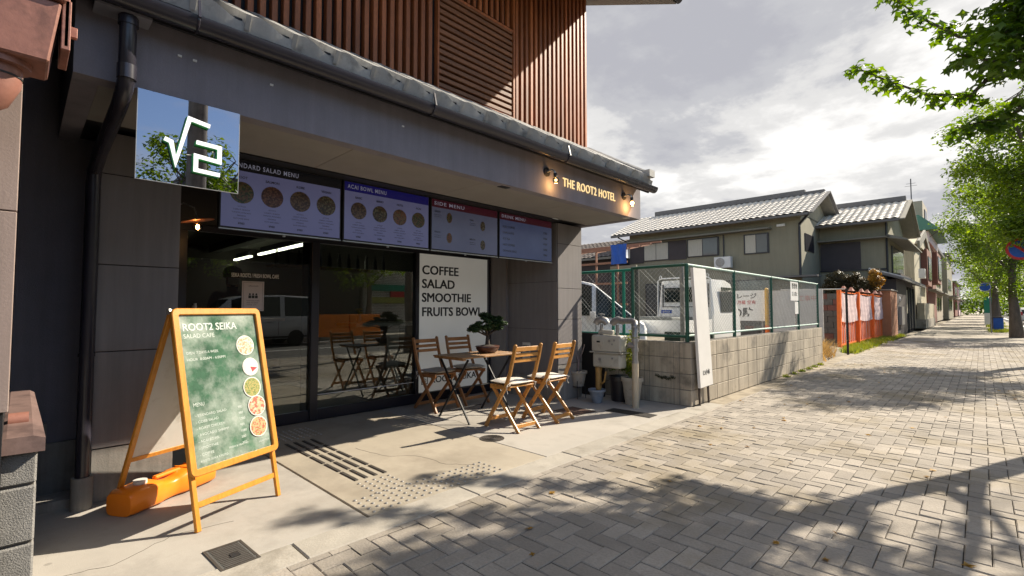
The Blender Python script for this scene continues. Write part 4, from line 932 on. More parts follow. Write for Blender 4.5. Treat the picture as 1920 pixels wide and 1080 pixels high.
# ------------------------------------------------------------------ orange water weight
t = thing('water_tank_weight', 'bright orange plastic water weight tank lying behind the A-board', 'tank', (-3.78, .70, 0))
d = Vector((-.44, .66, 0)).normalized(); pr_ = Vector((d.y, -d.x, 0)); O = Vector((-3.60, .43, 0))
b = MB(); secs = [(.0, .085, .125), (.03, .098, .142), (.20, .10, .145), (.235, .082, .125), (.30, .075, .115), (.34, .082, .125), (.375, .10, .145), (.58, .10, .145), (.62, .085, .12)]
n = 16; vs = []
for s_, w, h in secs:
    for i in range(n):
        a = 2 * PI * i / n; ca, sa = math.cos(a), math.sin(a); e = .45
        vs.append(O + d * s_ + pr_ * (w * abs(ca) ** e * (1 if ca > 0 else -1)) + Vector((0, 0, .002 + h / 2 + h / 2 * abs(sa) ** e * (1 if sa > 0 else -1))))
fs = [(i * n + j, i * n + (j + 1) % n, (i + 1) * n + (j + 1) % n, (i + 1) * n + j) for i in range(len(secs) - 1) for j in range(n)] + [tuple(range(n))[::-1], tuple(range((len(secs) - 1) * n, len(secs) * n))]
b.add(vs, fs); b.build('tank_body', M_tank, t, smooth=50)
b = MB(); c = O + d * .13 + Vector((0, 0, .145)); b.tube([c, c + Vector((0, 0, .022))], .036, 16); b.build('cap', M_offw, t, smooth=40)
b = MB(); b.bar(O + d * .22 + Vector((0, 0, .147)), O + d * .40 + Vector((0, 0, .147)), .035, .02); b.build('handle', M_tank, t, bevel=.006)
b = MB()
for q in (.43, .50): b.bar(O + d * q - pr_ * .06 + Vector((0, 0, .148)), O + d * q + pr_ * .06 + Vector((0, 0, .148)), .012, .008)
b.build('moulded_rib', M_tank, t)

# ------------------------------------------------------------------ gas meter, pipes and pots
t = thing('gas_meter', 'cream gas meter hung on grey pipes beside the block wall', 'meter', (-3.46, 5.32, .65))
GX0, GX1, GY0, GY1 = -3.68, -3.24, 5.25, 5.43
b = MB(); b.box(GX0, GX1, GY0, GY1, .645, .86); b.build('meter_top', M_meter, t, bevel=.03, smooth=40)
b = MB(); b.box(GX0 + .01, GX1 - .01, GY0 + .01, GY1 - .01, .44, .632); b.build('meter_base', M_meter, t, bevel=.035, smooth=40)
b = MB(); b.box(GX0 - .02, GX1 + .02, GY0 - .015, GY1 + .015, .632, .645); b.build('flange', M_meter, t, bevel=.004)
b = MB(); b.box(-3.60, -3.50, GY0 - .012, GY0 - .001, .745, .805); dp = b.build('display_housing', M_meter, t); b = MB(); b.box(-3.585, -3.535, GY0 - .015, GY0 - .0125, .765, .787); b.build('display', M_black, dp)
b = MB()
for x, z, r_ in ((-3.40, .79, .017), (-3.33, .80, .014), (-3.36, .75, .012), (-3.55, .55, .02), (-3.36, .57, .012)): b.lathe((x, GY0 - .002, z), [(r_, -.001), (r_, .003)], 10, Matrix.Rotation(PI / 2, 4, 'X'))
b.build('stud', M_galv, t)
b = MB(); b.box(-3.60, -3.38, 5.29, 5.35, .865, .925); b.build('inlet_bridge', M_meter, t, bevel=.01, smooth=40)
b = MB()
b.tube([(-3.57, 5.33, .86), (-3.57, 5.33, 1.0)], .022, 10); b.tube([(-3.33, 5.33, .86), (-3.33, 5.33, 1.0)], .022, 10)
b.tube([(-3.64, 5.30, 1.0), (-3.62, 5.31, 1.04), (-3.57, 5.33, 1.06), (-3.52, 5.35, 1.04), (-3.50, 5.36, 1.0)], [.042, .048, .05, .048, .042], 12)
b.tube([(-3.40, 5.31, 1.0), (-3.37, 5.32, 1.04), (-3.32, 5.33, 1.06), (-3.27, 5.34, 1.045), (-3.24, 5.33, 1.035)], [.038, .046, .048, .044, .038], 12)
b.tube([(-3.26, 5.33, 1.045), (-3.10, 5.31, 1.05), (-3.055, 5.29, 1.03), (-3.035, 5.26, .97), (-3.035, 5.25, .85)], .036, 14)
b.tube([(-3.035, 5.25, .99), (-3.035, 5.25, .97)], .043, 14); b.tube([(-3.035, 5.25, .84), (-3.035, 5.25, .80)], .045, 14); b.tube([(-3.035, 5.25, .80), (-3.035, 5.25, .54)], .034, 14)
b.tube([(-3.12, 5.24, .76), (-3.03, 5.25, .74)], .038, 12); b.tube([(-3.035, 5.25, .72), (-3.035, 5.25, .68)], .042, 14); b.tube([(-3.035, 5.25, .56), (-3.035, 5.25, .535)], .04, 14)
b.lathe((-3.57, 5.33, 1.10), [(.012, 0), (.012, .02), (.045, .025), (.045, .032), (.01, .036)], 10)
b.build('grey_pipework', M_galv, t, smooth=50)
b = MB(); b.tube([(-3.035, 5.25, 0), (-3.035, 5.25, .54)], .040, 16); b.build('beige_pipe', M_beigepipe, t, smooth=50)
b = MB(); b.tube([(-3.60, 5.30, .44), (-3.60, 5.30, .14)], .040, 14); b.tube([(-3.60, 5.30, .43), (-3.60, 5.30, .40)], .045, 14); b.tube([(-3.56, 5.28, .22), (-3.48, 5.25, .27), (-3.46, 5.26, .40)], .012, 8); b.build('ochre_pipe', M_ochre, t, smooth=50)
b = MB(); b.box(-4.15, -3.72, 5.60, 5.63, 0, .86); tag(b.build('black_board', M_black), 'black board standing behind the gas meter against the fence', 'board')
def pot(name, label, x, y, r0, r1, h, m, n=20):
    t = thing(name, label, 'plant pot', (x, y, 0), 'plant pots under the gas meter')
    b = MB(); b.lathe((x, y, 0.002), [(r0, 0), (r0 + (r1 - r0) * .85, h * .84), (r1 + .008, h * .85), (r1 + .008, h), (r1 - .008, h), (r1 - .012, h * .86), (.01, h * .86)], n); b.build('pot_body', m, t, smooth=40)
    b = MB(); b.lathe((x, y, h * .87), [(r1 - .014, 0), (.01, .012)], 12); b.build('soil', M_soil, t); return t
t = pot('flower_pot', 'cream pot on a wire stand holding a bare twisted trunk', -3.93, 5.30, .075, .115, .20, M_potw); 
for ch_ in t.children: ch_.location.z += .16
b = MB()
for a in range(4): b.tube([(-3.93 + .10 * math.cos(a * PI / 2 + .5), 5.30 + .10 * math.sin(a * PI / 2 + .5), .0), (-3.93 + .085 * math.cos(a * PI / 2 + .5), 5.30 + .085 * math.sin(a * PI / 2 + .5), .25)], .005, 5)
b.tube([(-3.93 + .092 * math.cos(a), 5.30 + .092 * math.sin(a), .158) for a in np.linspace(0, 2 * PI, 19)], .005, 5); b.build('wire_stand', M_black, t)
b = MB(); b.tube([(-3.93, 5.30, .33), (-3.92, 5.30, .50), (-3.97, 5.29, .62), (-4.03, 5.28, .72), (-4.0, 5.28, .84), (-4.05, 5.28, .92)], [.016, .014, .012, .011, .009, .006], 7); b.tube([(-3.93, 5.30, .46), (-3.86, 5.29, .60), (-3.81, 5.28, .72)], [.011, .008, .005], 6)
b.tube([(-4.0, 5.28, .84), (-3.95, 5.27, .93)], [.007, .004], 5); b.build('twisted_trunk', mat('pale purple bark', (.20, .16, .16), .9, .2, 20), t, smooth=60)
pot('flower_pot', 'blue grey glazed pot on the concrete under the ochre pipe', -3.56, 5.20, .06, .105, .17, M_potb)
t = pot('flower_pot', 'black plastic pot with a small green shrub behind the pipes', -3.42, 5.52, .11, .14, .32, M_potk)
V, F = leaf_cloud([(-3.42 + random.uniform(-.15, .15), 5.50 + random.uniform(-.08, .08), .38 + random.uniform(0, .16)) for _ in range(22)], .07, 2600, .022, 1, 5); mesh_np('shrub_leaves', V, F, M_leafd if False else M_leaf, t)
t = pot('flower_pot', 'tall cream pot behind the beige pipe with a yellow-green plant', -3.18, 5.42, .085, .13, .34, M_potw)
V, F = leaf_cloud([(-3.20 + random.uniform(-.05, .05), 5.44, .36 + k * .045) for k in range(13)], .06, 900, .035, 1, 6); mesh_np('plant_leaves', V, F, M_leafy, t)
b = MB(); b.tube([(-3.30, 5.40, .30), (-3.27, 5.37, .25), (-3.25, 5.37, .20), (-3.22, 5.38, .19), (-3.2, 5.38, .23)], .007, 6); b.build('hose_hook', M_white, t)

# ------------------------------------------------------------------ block wall with chain-link fence
bw = thing('block_wall', 'low weathered concrete block wall round the car park', 'wall', (-2.62, 5.85, 0))
bm_cache = {}
def block(x0, x1, y0, y1, z0, z1, parent, m=M_block, bev=.005, name='block'):
    key = (round(x1 - x0, 3), round(y1 - y0, 3), round(z1 - z0, 3), m.name)
    if key not in bm_cache:
        b = MB(); b.box(0, x1 - x0, 0, y1 - y0, 0, z1 - z0); o = b.build(name, m, parent, bevel=bev); bm_cache[key] = o.data
    else: o = link(name, bm_cache[key], parent)
    o.location = Vector((x0, y0, z0)) - parent.location; return o
YE = 12.6
for r_ in range(4):
    z0 = .004 + r_ * .195; z1 = z0 + .189
    y = 5.77
    while y < YE - .1:
        j = random.uniform(-.0015, .0015); block(-2.72 + j, -2.57 + j, y + .003, y + .397, z0, z1, bw); y += .4
    for x0, x1 in ((-2.795, -2.725), (-3.13, -2.80), (-3.20, -3.135), (-3.59, -3.205), (-3.98, -3.595), (-4.37, -3.985)):
        block(x0, x1, 5.77, 5.92, z0, z1, bw)
b = MB(); b.box(-2.715, -2.575, 5.775, YE - .02, 0, .783); b.box(-4.36, -2.72, 5.775, 5.915, 0, .783); b.build('mortar_joint', M_mortar, bw)
V, F = leaf_cloud([(-3.02 + k * .028, 5.765, .33 + random.uniform(-.012, .018)) for k in range(9)], .03, 700, .014, .8, 9); mesh_np('mossy_hole', V, F, mat('mossy_hole', (.02, .025, .008), 1, .3, 30), bw)  # mossy hole in the block, its dark recess put into the patch colour
fen = thing('chainlink_fence', 'green chain-link fence standing on the block wall', 'fence', (-2.64, 5.85, .78))
def post(x, y, z0, z1, m=M_green, r=.020, name='fence_post'):
    b = MB(); b.tube([(x, y, z0), (x, y, z1)], r, 10); b.lathe((x, y, z1), [(r, 0), (r * .6, .008)], 10); return b.build(name, m, fen, smooth=50)
PX = -2.645
PYs = [5.85, 7.45, 9.22, 10.95, 12.55]
for y in PYs: post(PX, y, .75, 1.765, r=.024)
for x, m in ((-3.41, M_green), (-3.55, M_greenb), (-3.72, M_greenb), (-4.30, M_greenb)): post(x, 5.85, .3 if m is M_greenb else .78, 1.765 if m is M_green else 1.74, m, .022)
def rail(p, q, m, r=.016):
    b = MB(); b.tube([p, q], r, 8); return b.build('fence_rail', m, fen, smooth=50)
for i in range(4):
    rail((PX, PYs[i], 1.755), (PX, PYs[i + 1], 1.755), M_railtop, .019); rail((PX, PYs[i], .86), (PX, PYs[i + 1], .86), M_railtop)
rail((PX, 5.85, 1.755), (-3.41, 5.85, 1.755), M_green, .019); rail((PX, 5.85, .85), (-3.41, 5.85, .85), M_green, .018)
rail((-3.41, 5.85, 1.735), (-4.3, 5.85, 1.735), M_greenb, .019); rail((-3.41, 5.85, .85), (-4.3, 5.85, .85), M_greenb, .016)
def chain(p0, p1, z0, z1, pitch=.062, r=.0016):
    b = MB(); p0 = Vector(p0); p1 = Vector(p1); L_ = (p1 - p0).length; d = (p1 - p0) / L_; H_ = z1 - z0; n = Vector((d.y, -d.x, 0))
    k = -H_
    while k < L_:
        for sg in (1, -1):
            # line a = k + s for z rising (sg=1) or falling
            a0, a1 = max(k, 0), min(k + H_, L_)
            if a1 - a0 < .02: continue
            za, zb = a0 - k, a1 - k
            if sg < 0: za, zb = H_ - za, H_ - zb
            b.tube([p0 + d * a0 + Vector((0, 0, z0 + za)) + n * .001 * sg, p0 + d * a1 + Vector((0, 0, z0 + zb)) + n * .001 * sg], r, 3, False)
        k += pitch
    return b.build('chain_link', M_wire, fen, kind='stuff')
for i in range(4): chain((PX, PYs[i], 0), (PX, PYs[i + 1], 0), .86, 1.755)
chain((-3.41, 5.85, 0), (PX, 5.85, 0), .85, 1.755); chain((-4.3, 5.85, 0), (-3.41, 5.85, 0), .85, 1.735)
b = MB(); b.tube([(-2.80, 6.05, 0), (-2.80, 6.05, 1.80)], .03, 10); tag(b.build('steel_pole', M_galv), 'thin grey steel pole just inside the fence corner', 'pole')
b = MB(); b.tube([(-3.40, 5.95, 0), (-3.40, 5.95, 1.78)], .035, 10); tag(b.build('steel_pole', mat('dark pole', (.09, .09, .08), .6, .2)), 'dark pole at the bright green end of the fence', 'pole')
# white leaning board
t = thing('leaning_board', 'white wooden sign board leaning askew on the street side of the block wall corner', 'board', (-2.50, 5.95, 0))
q4 = [(5.69, 1.70), (6.06, 1.70), (6.235, .235), (5.855, .225)]
b = MB(); b.prism(q4, (-2.525, -2.49), lambda a, c, d: (d, a, c)); pb = b.build('plank', mat('white painted plank', (.72, .70, .67), .55, .04, 5), t, bevel=.002)
text('plank_lettering', 'E.S小林', M_ink, pb, (-2.4888, 5.93, .38), .075, (0, .99, .02), (0, -.1, .99), .0008, .0005, width=.20)
for ya, yb in ((5.90, 5.93), (6.17, 6.20)):
    b = MB(); b.bar((-2.54, ya, .5), (-2.535, yb, 0), .022, .022, (1, 0, 0)); b.build('plank_stake', M_barkd, t)
# papers on the fence
t = thing('fence_notice', 'white paper notice with black lettering tied to the last fence post', 'notice', (-2.62, 10.6, 1.5))
b = MB(); b.box(-2.618, -2.612, 10.32, 10.86, 1.36, 1.725); o = b.build('paper', M_white, t)
text('print', '管理地', M_ink, o, (-2.6115, 10.40, 1.60), .12, ext=.001, bold=.001, width=.38); text('print', '立入禁止', M_ink, o, (-2.6115, 10.40, 1.46), .09, ext=.001, width=.38)
b = MB(); b.box(-2.617, -2.613, 10.60, 10.84, 1.10, 1.34); b.build('small_paper', M_white, t)

# ------------------------------------------------------------------ neighbour at far left
t = thing('neighbour_house', 'pinkish beige clad neighbour wall at the left edge of the picture', 'building', (-2.3, -.5, .83))
for z0, z1 in ((.86, 1.523), (1.527, 2.19), (2.194, 2.86), (2.864, 4.2)):
    b = MB(); b.box(-2.33, -2.3, -2.5, -.018, z0, z1); b.build('cladding_panel', M_pink, t, bevel=.002)
b = MB(); b.box(-6, -2.331, -2.5, -.03, .0, 4.2); b.build('wall', M_black, t)
t = thing('rainwater_head', 'rusty pink tin rainwater box with elbow pipe at the top left corner', 'rainwater pipe', (-2.1, 0, 2.0))
def hopper(z0, z1, w0, w1, x0, x1, ex):
    vs = [(x0 + ex, -.10 - w0, z0), (x1 - ex, -.10 - w0, z0), (x1 - ex, w0, z0), (x0 + ex, w0, z0), (x0, -.10 - w1, z1), (x1, -.10 - w1, z1), (x1, w1, z1), (x0, w1, z1)]
    return MB().add(vs, [(3, 2, 1, 0), (4, 5, 6, 7), (0, 1, 5, 4), (1, 2, 6, 5), (2, 3, 7, 6), (3, 0, 4, 7)])
hopper(1.965, 2.16, .038, .062, -2.24, -2.04, .008).build('hopper_box', M_copper, t, bevel=.006)
b = MB(); b.box(-2.25, -2.025, -.22, .072, 2.165, 2.195); b.build('hopper_lip', M_copper, t, bevel=.005)
b = MB(); b.box(-2.235, -2.05, .063, .085, 2.02, 2.18); b.box(-2.15, -2.13, .063, .105, 2.10, 2.135); b.bar((-2.06, .075, 2.03), (-2.06, .075, 2.19), .012, .02); b.build('side_bracket', M_copper, t, bevel=.002)
b = MB(); b.tube([(-2.14, -.075, 1.965), (-2.14, -.075, 1.945)], .078, 20); b.tube([(-2.14, -.075, 1.945), (-2.14, -.075, 1.90), (-2.145, -.09, 1.86), (-2.155, -.14, 1.82), (-2.17, -.25, 1.74), (-2.18, -.40, 1.64)], [.058, .058, .056, .05, .05, .05], 18); b.build('elbow_pipe', M_copper, t, smooth=50)
b = MB(); b.tube([(-2.14, -.075, 1.918), (-2.14, -.075, 1.912)], .0595, 20); b.build('pipe_joint', M_black, t)
t = thing('boundary_wall', 'grey rough block wall end with a brown sheet-metal cap beside the forecourt', 'wall', (-2.4, .01, 0))
zs = [.0, .185, .385, .585, .71]
for i in range(4):
    for k in range(3): x1 = -2.4 - k * .41; block(x1 - .40, x1, -.035, .058, zs[i] + .004, zs[i + 1] - .004, t, M_rough, .006)
b = MB(); b.box(-3.6, -2.41, -.03, .052, 0, .70); b.build('mortar_joint', M_mortar, t)
def capfn(x, zc, w): return [(-.035 - w, zc - .055), (-.035 - w, zc - .01), (-.02, zc), (.045, zc), (.058 + w, zc - .012), (.058 + w, zc - .058)]
b = MB(); s1 = [(-2.37, .760, .018), (-2.62, .775, .014), (-2.95, .79, .008), (-3.45, .79, .004)]
n = 6; vs = [(x, a, c) for x, zc, w in s1 for a, c in capfn(x, zc, w)]
fs = [(i * n + j, i * n + j + 1, (i + 1) * n + j + 1, (i + 1) * n + j) for i in range(3) for j in range(n - 1)] + [tuple(range(n)), tuple(range(3 * n, 4 * n))]
b.add(vs, fs); b.build('metal_cap', mat('dull brown tin cap', (.19, .125, .11), .5, .16, 6, .25, 40, dirt_or_glare=((.09, .06, .055), 5, .5, .7)), t)
b = MB(); b.tube([(-2.62, -.02, .778), (-2.62, .035, .778)], [.03, .03], 12); b.build('cap_dent', M_copper, t, smooth=60)
# lone wheel at the bottom-left corner; its fork and frame tubes are added
t = thing('leaning_wheel', 'black tyre just showing at the bottom left corner beside the block wall', 'bicycle', (-2.12, -.36, 0))
def ring(c, R_, r, n=48, k=10):
    b = MB(); vs = []
    for i in range(n):
        a = 2 * PI * i / n
        for j in range(k):
            q = 2 * PI * j / k; rad = R_ + r * math.cos(q); vs.append((c[0] + r * math.sin(q), c[1] + rad * math.cos(a), c[2] + rad * math.sin(a)))
    b.add(vs, [(i * k + j, i * k + (j + 1) % k, ((i + 1) % n) * k + (j + 1) % k, ((i + 1) % n) * k + j) for i in range(n) for j in range(k)]); return b
wc = (-2.12, -.345, .33)
ring(wc, .30, .027).build('tyre', M_tyre, t, smooth=80); ring(wc, .262, .012).build('rim', M_rim, t, smooth=80)
for k in range(14): b = MB(); a = k * 2 * PI / 14; b.tube([wc, (wc[0], wc[1] + .26 * math.cos(a), wc[2] + .26 * math.sin(a))], .0015, 4); b.build('spoke', M_rim, t)
b = MB(); b.tube([(wc[0] - .04, wc[1], wc[2]), (wc[0] - .04, wc[1] - .12, .75), (wc[0], wc[1] - .2, 1.0)], .014, 8); b.tube([(wc[0], wc[1] - .16, .8), (wc[0], wc[1] - .75, .72), (wc[0], wc[1] - .6, .30)], .016, 8); b.build('frame', M_black, t, smooth=50)

# ------------------------------------------------------------------ vehicles
def wheel(par, x, y, z, r=.29, w=.17):
    b = MB(); X = Matrix.Rotation(PI / 2, 4, 'X')
    b.lathe((x, y, z), [(r * .6, -w / 2), (r * .95, -w / 2), (r, -w * .3), (r, w * .3), (r * .95, w / 2), (r * .6, w / 2)], 24, X); o = b.build('tyre', M_tyre, par, smooth=40, world=False)
    b = MB(); b.lathe((x, y, z), [(.03, -w * .46), (r * .62, -w * .42), (r * .62, w * .42), (.03, w * .46)], 16, X); b.build('rim', M_rim, o, smooth=40, world=False)
def make_car(name, label, cat, st, W_, paint, glass, wh, loc, rz, group=None, lights=True):
    """st: stations along local x (front = +x): (x, z_low, z_belt, z_top, inset_top) ; top == belt where there is no cabin"""
    t = thing(name, label, cat, loc, group); t.rotation_euler.z = rz
    b = MB(); ring_ = []
    for x, zl, zb, zt, ins in st:
        hw = W_ / 2 * (1 - .10 * max(0, abs(x - st[0][0]) < .05 or abs(x - st[-1][0]) < .05))
        if zt - zb < .06: pts = [(hw, zl), (hw, (zl + zb) / 2), (hw * .97, zb - .03), (hw * .82, zb)]
        else: pts = [(hw, zl), (hw, (zl + zb) / 2), (hw * .97, zb), (hw - ins, zt)]
        r_ = [(x, -a, c) for a, c in pts] + [(x, a, c) for a, c in pts[::-1]]
        ring_.append(r_); b.v += r_
    n = 8
    for i in range(len(st) - 1):
        for j in range(n): b.f.append((i * n + j, i * n + (j + 1) % n, (i + 1) * n + (j + 1) % n, (i + 1) * n + j)); b.m.append(0)
    b.f += [tuple(range(n)), tuple(range((len(st) - 1) * n, len(st) * n))]; b.m += [0, 0]
    body = b.build('body', paint, t, bevel=.018, smooth=50, world=False)
    def pane4(q, nm, m=M_carglass, shr=.86, off=.012):
        q = [Vector(p) for p in q]; c = sum(q, Vector()) / 4; nn_ = (q[1] - q[0]).cross(q[3] - q[0]).normalized()
        if nn_.dot(c - Vector((0, 0, .7))) < 0: nn_ = -nn_
        q = [c + (p - c) * shr for p in q]; b = MB(); b.add([p + nn_ * off for p in q] + [p + nn_ * .001 for p in q], [(0, 1, 2, 3), (0, 1, 5, 4), (1, 2, 6, 5), (2, 3, 7, 6), (3, 0, 4, 7)]); return b.build(nm, m, t, world=False)
    for i0, i1 in glass['side']:
        for s in (2, 5):
            a, c = ring_[i0], ring_[i1]; k0, k1 = (2, 3) if s == 2 else (5, 4)
            pane4([a[k0], c[k0], c[k1], a[k1]], 'side_window')
    for nm, (i0, i1) in glass['end'].items():
        a, c = ring_[i0], ring_[i1]; pane4([a[3], a[4], c[4], c[3]], nm, off=.014, shr=.90)
    for s in (-1, 1):
        for xs in ((st[0][0] + st[-1][0]) / 2 - .75, (st[0][0] + st[-1][0]) / 2 + .35, (st[0][0] + st[-1][0]) / 2 + 1.15):
            b = MB(); b.box(xs, xs + .012, s * W_ / 2 - .003, s * W_ / 2 + .003, .38, .93); b.build('door_seam', M_tyre, t, world=False)
        for xs in ((st[0][0] + st[-1][0]) / 2 - .55, (st[0][0] + st[-1][0]) / 2 + .5): b = MB(); b.box(xs, xs + .16, s * W_ / 2, s * W_ / 2 + .03 * s, .84, .87) if s > 0 else b.box(xs, xs + .16, -W_ / 2 - .03, -W_ / 2, .84, .87); b.build('door_handle', M_galv, t, world=False)
        b = MB(); b.box(st[0][0] + .1, st[-1][0] - .1, min(s * W_ / 2, s * W_ / 2 + .008 * s), max(s * W_ / 2, s * W_ / 2 + .008 * s), .30, .36); b.build('side_moulding', M_tyre, t, world=False)
    for x in wh:
        for s in (-1, 1): wheel(t, x, s * (W_ / 2 - .08), .29)
    xf = st[-1][0]; xr = st[0][0]
    if lights:
        for s in (-1, 1):
            b = MB(); b.box(xf - .12, xf + .012, s * W_ * .36 - .12, s * W_ * .36 + .12, .62, .76); b.build('headlight', M_houseglass, t, bevel=.02, world=False)
            b = MB(); b.box(xr - .012, xr + .06, s * W_ * .40 - .06, s * W_ * .40 + .06, .75, 1.05); b.build('tail_light', M_red, t, bevel=.01, world=False)
            b = MB(); xm = st[glass['mirror']][0]; b.box(xm - .06, xm + .06, s * (W_ / 2 + .10) - .07, s * (W_ / 2 + .10) + .07, 1.0, 1.14); b.build('mirror', paint, t, bevel=.02, world=False)
        b = MB(); b.box(xf + .004, xf + .016, -.17, .17, .38, .48); b.build('number_plate', M_white, t, world=False)
        b = MB(); b.box(xf - .04, xf + .03, -W_ * .40, W_ * .40, .28, .44); b.build('bumper', M_black, t, bevel=.01, world=False)
    return t
VAN1 = [(-2.3, .42, .95, 1.0, .0), (-2.25, .30, .98, 1.72, .08), (-2.1, .26, 1.0, 1.84, .12), (-.9, .26, 1.0, 1.88, .12), (.55, .26, 1.0, 1.85, .12), (1.0, .26, 1.0, 1.74, .13), (1.85, .26, 1.02, 1.05, .0), (2.05, .28, .90, .93, 0), (2.1, .34, .78, .80, 0)]
VAN = [(-2.1, .42, .95, 1.0, .0), (-2.05, .30, .98, 1.62, .10), (-1.9, .26, 1.0, 1.76, .14), (-.9, .26, 1.0, 1.80, .14), (.35, .26, 1.0, 1.76, .14), (.75, .26, 1.0, 1.66, .15), (1.42, .26, 1.02, 1.05, .0), (1.95, .28, .92, .95, 0), (2.1, .34, .78, .80, 0)]
GV = {'side': [(2, 3), (3, 4), (4, 5)], 'end': {'windscreen': (5, 6), 'rear_window': (0, 1)}, 'mirror': 5}
make_car('parked_minivan', 'white minivan parked behind the left end of the green fence', 'van', VAN1, 1.72, M_carwhite, dict(GV, side=[(2, 3), (3, 4), (4, 5), (5, 6)]), (-1.45, 1.35), (-7.2, 8.75, 0), R(30))
# kei truck, tail towards us
t = thing('kei_truck', 'small white pickup truck parked with its cab beyond its bed behind the fence', 'truck', (-5.15, 11.0, 0))
def T(b, nm, m, bev=0, sm=0, par=None): return b.build(nm, m, par or t, bevel=bev, smooth=sm)
x0, x1 = -5.85, -4.47
b = MB(); n = 8
prof = [(11.30, .55, 1.30), (11.34, .5, 1.90), (12.2, .45, 1.92), (12.55, .4, 1.84), (12.95, .4, 1.10), (13.0, .38, .95), (13.02, .34, .5)]
vs = []
for y, zl, zt in prof:
    tp = .07 if zt > 1.2 else .0; vs += [(x0, y, zl), (x0, y, min(zt, 1.05)), (x0 + tp, y, zt - .02), (x0 + tp + .06, y, zt), (x1 - tp - .06, y, zt), (x1 - tp, y, zt - .02), (x1, y, min(zt, 1.05)), (x1, y, zl)]
b.add(vs, [(i * n + j, i * n + (j + 1) % n, (i + 1) * n + (j + 1) % n, (i + 1) * n + j) for i in range(len(prof) - 1) for j in range(n)] + [tuple(range(n)), tuple(range((len(prof) - 1) * n, len(prof) * n))])
T(b, 'cab', M_carwhite, .02, 50)
b = MB(); b.box(-5.68, -5.28, 11.275, 11.318, 1.36, 1.72); T(b, 'rear_window', M_carglass, .04)
b = MB(); b.box(-5.16, -4.64, 11.275, 11.318, 1.36, 1.72); T(b, 'rear_window', M_carglass, .04)
b = MB()
for q in ((-5.74, -5.71, 1.24, 1.80), (-4.60, -4.57, 1.24, 1.80)): b.box(q[0], q[1], 11.285, 11.312, q[2], q[3])
b.box(-5.71, -5.24, 11.285, 11.312, 1.24, 1.26); b.box(-5.2, -4.62, 11.285, 11.312, 1.24, 1.26); T(b, 'pressed_rib', mat('dark grey rubber', (.12, .12, .12), .7))  # dark grey strips on the cab's rear panel
b = MB()
b.tube([(x0 + .02, 11.22, .9), (x0 + .03, 11.22, 1.90), (x0 + .12, 11.22, 1.95), (x1 - .12, 11.22, 1.95), (x1 - .03, 11.22, 1.90), (x1 - .02, 11.22, .9)], .018, 8); T(b, 'guard_frame', M_carwhite, 0, 50)
for x in (x0 + .1, x1 - .1): b = MB(); b.tube([(x - .03, 11.22, 1.95), (x - .03, 11.22, 2.0), (x, 11.22, 2.03), (x + .03, 11.22, 2.0), (x + .03, 11.22, 1.95)], .010, 6); T(b, 'rope_hook', M_carwhite, 0, 50)
b = MB(); b.box(x1 + .001, x1 + .010, 11.75, 12.45, 1.12, 1.72); T(b, 'door_window', M_carglass, .003)
b = MB(); b.box(-5.78, -5.50, 11.295, 11.299, 1.09, 1.17); lb = T(b, 'blue_sticker', M_blue); text('lettering', '4WD', M_white, lb, (-5.75, 11.294, 1.105), .06, (1, 0, 0), (0, 0, 1), .0005, 0, width=.2)
b = MB(); b.box(x0, x1, 9.75, 11.2, .60, .66); T(b, 'bed_floor', M_galv)
for e, nm in (((x0, x0 + .03, 9.78, 11.2, .66, .95), 'side_gate'), ((x1 - .03, x1, 9.78, 11.2, .66, .95), 'side_gate'), ((x0, x1, 9.74, 9.775, .66, .95), 'tail_gate')): b = MB(); b.box(*e); T(b, nm, M_carwhite, .004)
b = MB(); b.box(x0 + .1, x1 - .35, 9.9, 11.0, .67, 1.02); tag(b.build('grey_tarpaulin', mat('grey tarpaulin', (.16, .17, .16), .8, .2, 5, .6, 12, bdist=.05), bevel=.05), 'grey tarpaulin covering the load in the truck bed', 'tarpaulin')
for y in (10.2, 12.5):
    for s in (x0 + .1, x1 - .1): b = MB(); b.lathe((s, y, .28), [(.16, -.075), (.27, -.075), (.28, -.05), (.28, .05), (.27, .075), (.16, .075)], 20, Matrix.Rotation(PI / 2, 4, 'Y')); w_ = T(b, 'tyre', M_tyre, 0, 40); b = MB(); b.lathe((s, y, .28), [(.03, -.06), (.17, -.05), (.17, .05), (.03, .06)], 14, Matrix.Rotation(PI / 2, 4, 'Y')); b.build('rim', M_rim, w_)
b = MB(); b.box(-4.5, -3.55, 8.9, 9.0, .15, .75); tag(b.build('dark_crate', mat('dark green tarp', (.03, .05, .035), .8, .2, 4), bevel=.02), 'dark green box on the ground between the van and the truck', 'box')
# boards seen through the fence
t = thing('garage_signboard', 'white car park signboard with black Japanese lettering behind the fence', 'sign', (-4.7, 14.5, 0))
b = MB(); b.box(-5.35, -4.33, 14.48, 14.51, .86, 1.72); sb = b.build('sign_panel', M_white, t)
b = MB(); b.tube([(-5.3, 14.53, 0), (-5.3, 14.53, 1.7)], .02, 8); b.tube([(-4.4, 14.53, 0), (-4.4, 14.53, 1.7)], .02, 8); b.build('sign_leg', M_galv, t)
text('sign_lettering', 'ガレージ', M_ink, sb, (-5.27, 14.476, 1.50), .17, (1, 0, 0), (0, 0, 1), .001, .004, width=.74)
text('sign_lettering', '月極 空有', M_red, sb, (-5.05, 14.476, 1.34), .12, (1, 0, 0), (0, 0, 1), .001, .001, width=.50)
text('sign_lettering', 'の駐', M_ink, sb, (-5.2, 14.476, .98), .30, (1, 0, 0), (0, 0, 1), .001, .009, width=.56)
t = thing('construction_hoarding', 'pale hoarding panels with faint red lettering at the far end of the car park', 'hoarding', (-3.6, 14.5, 0))
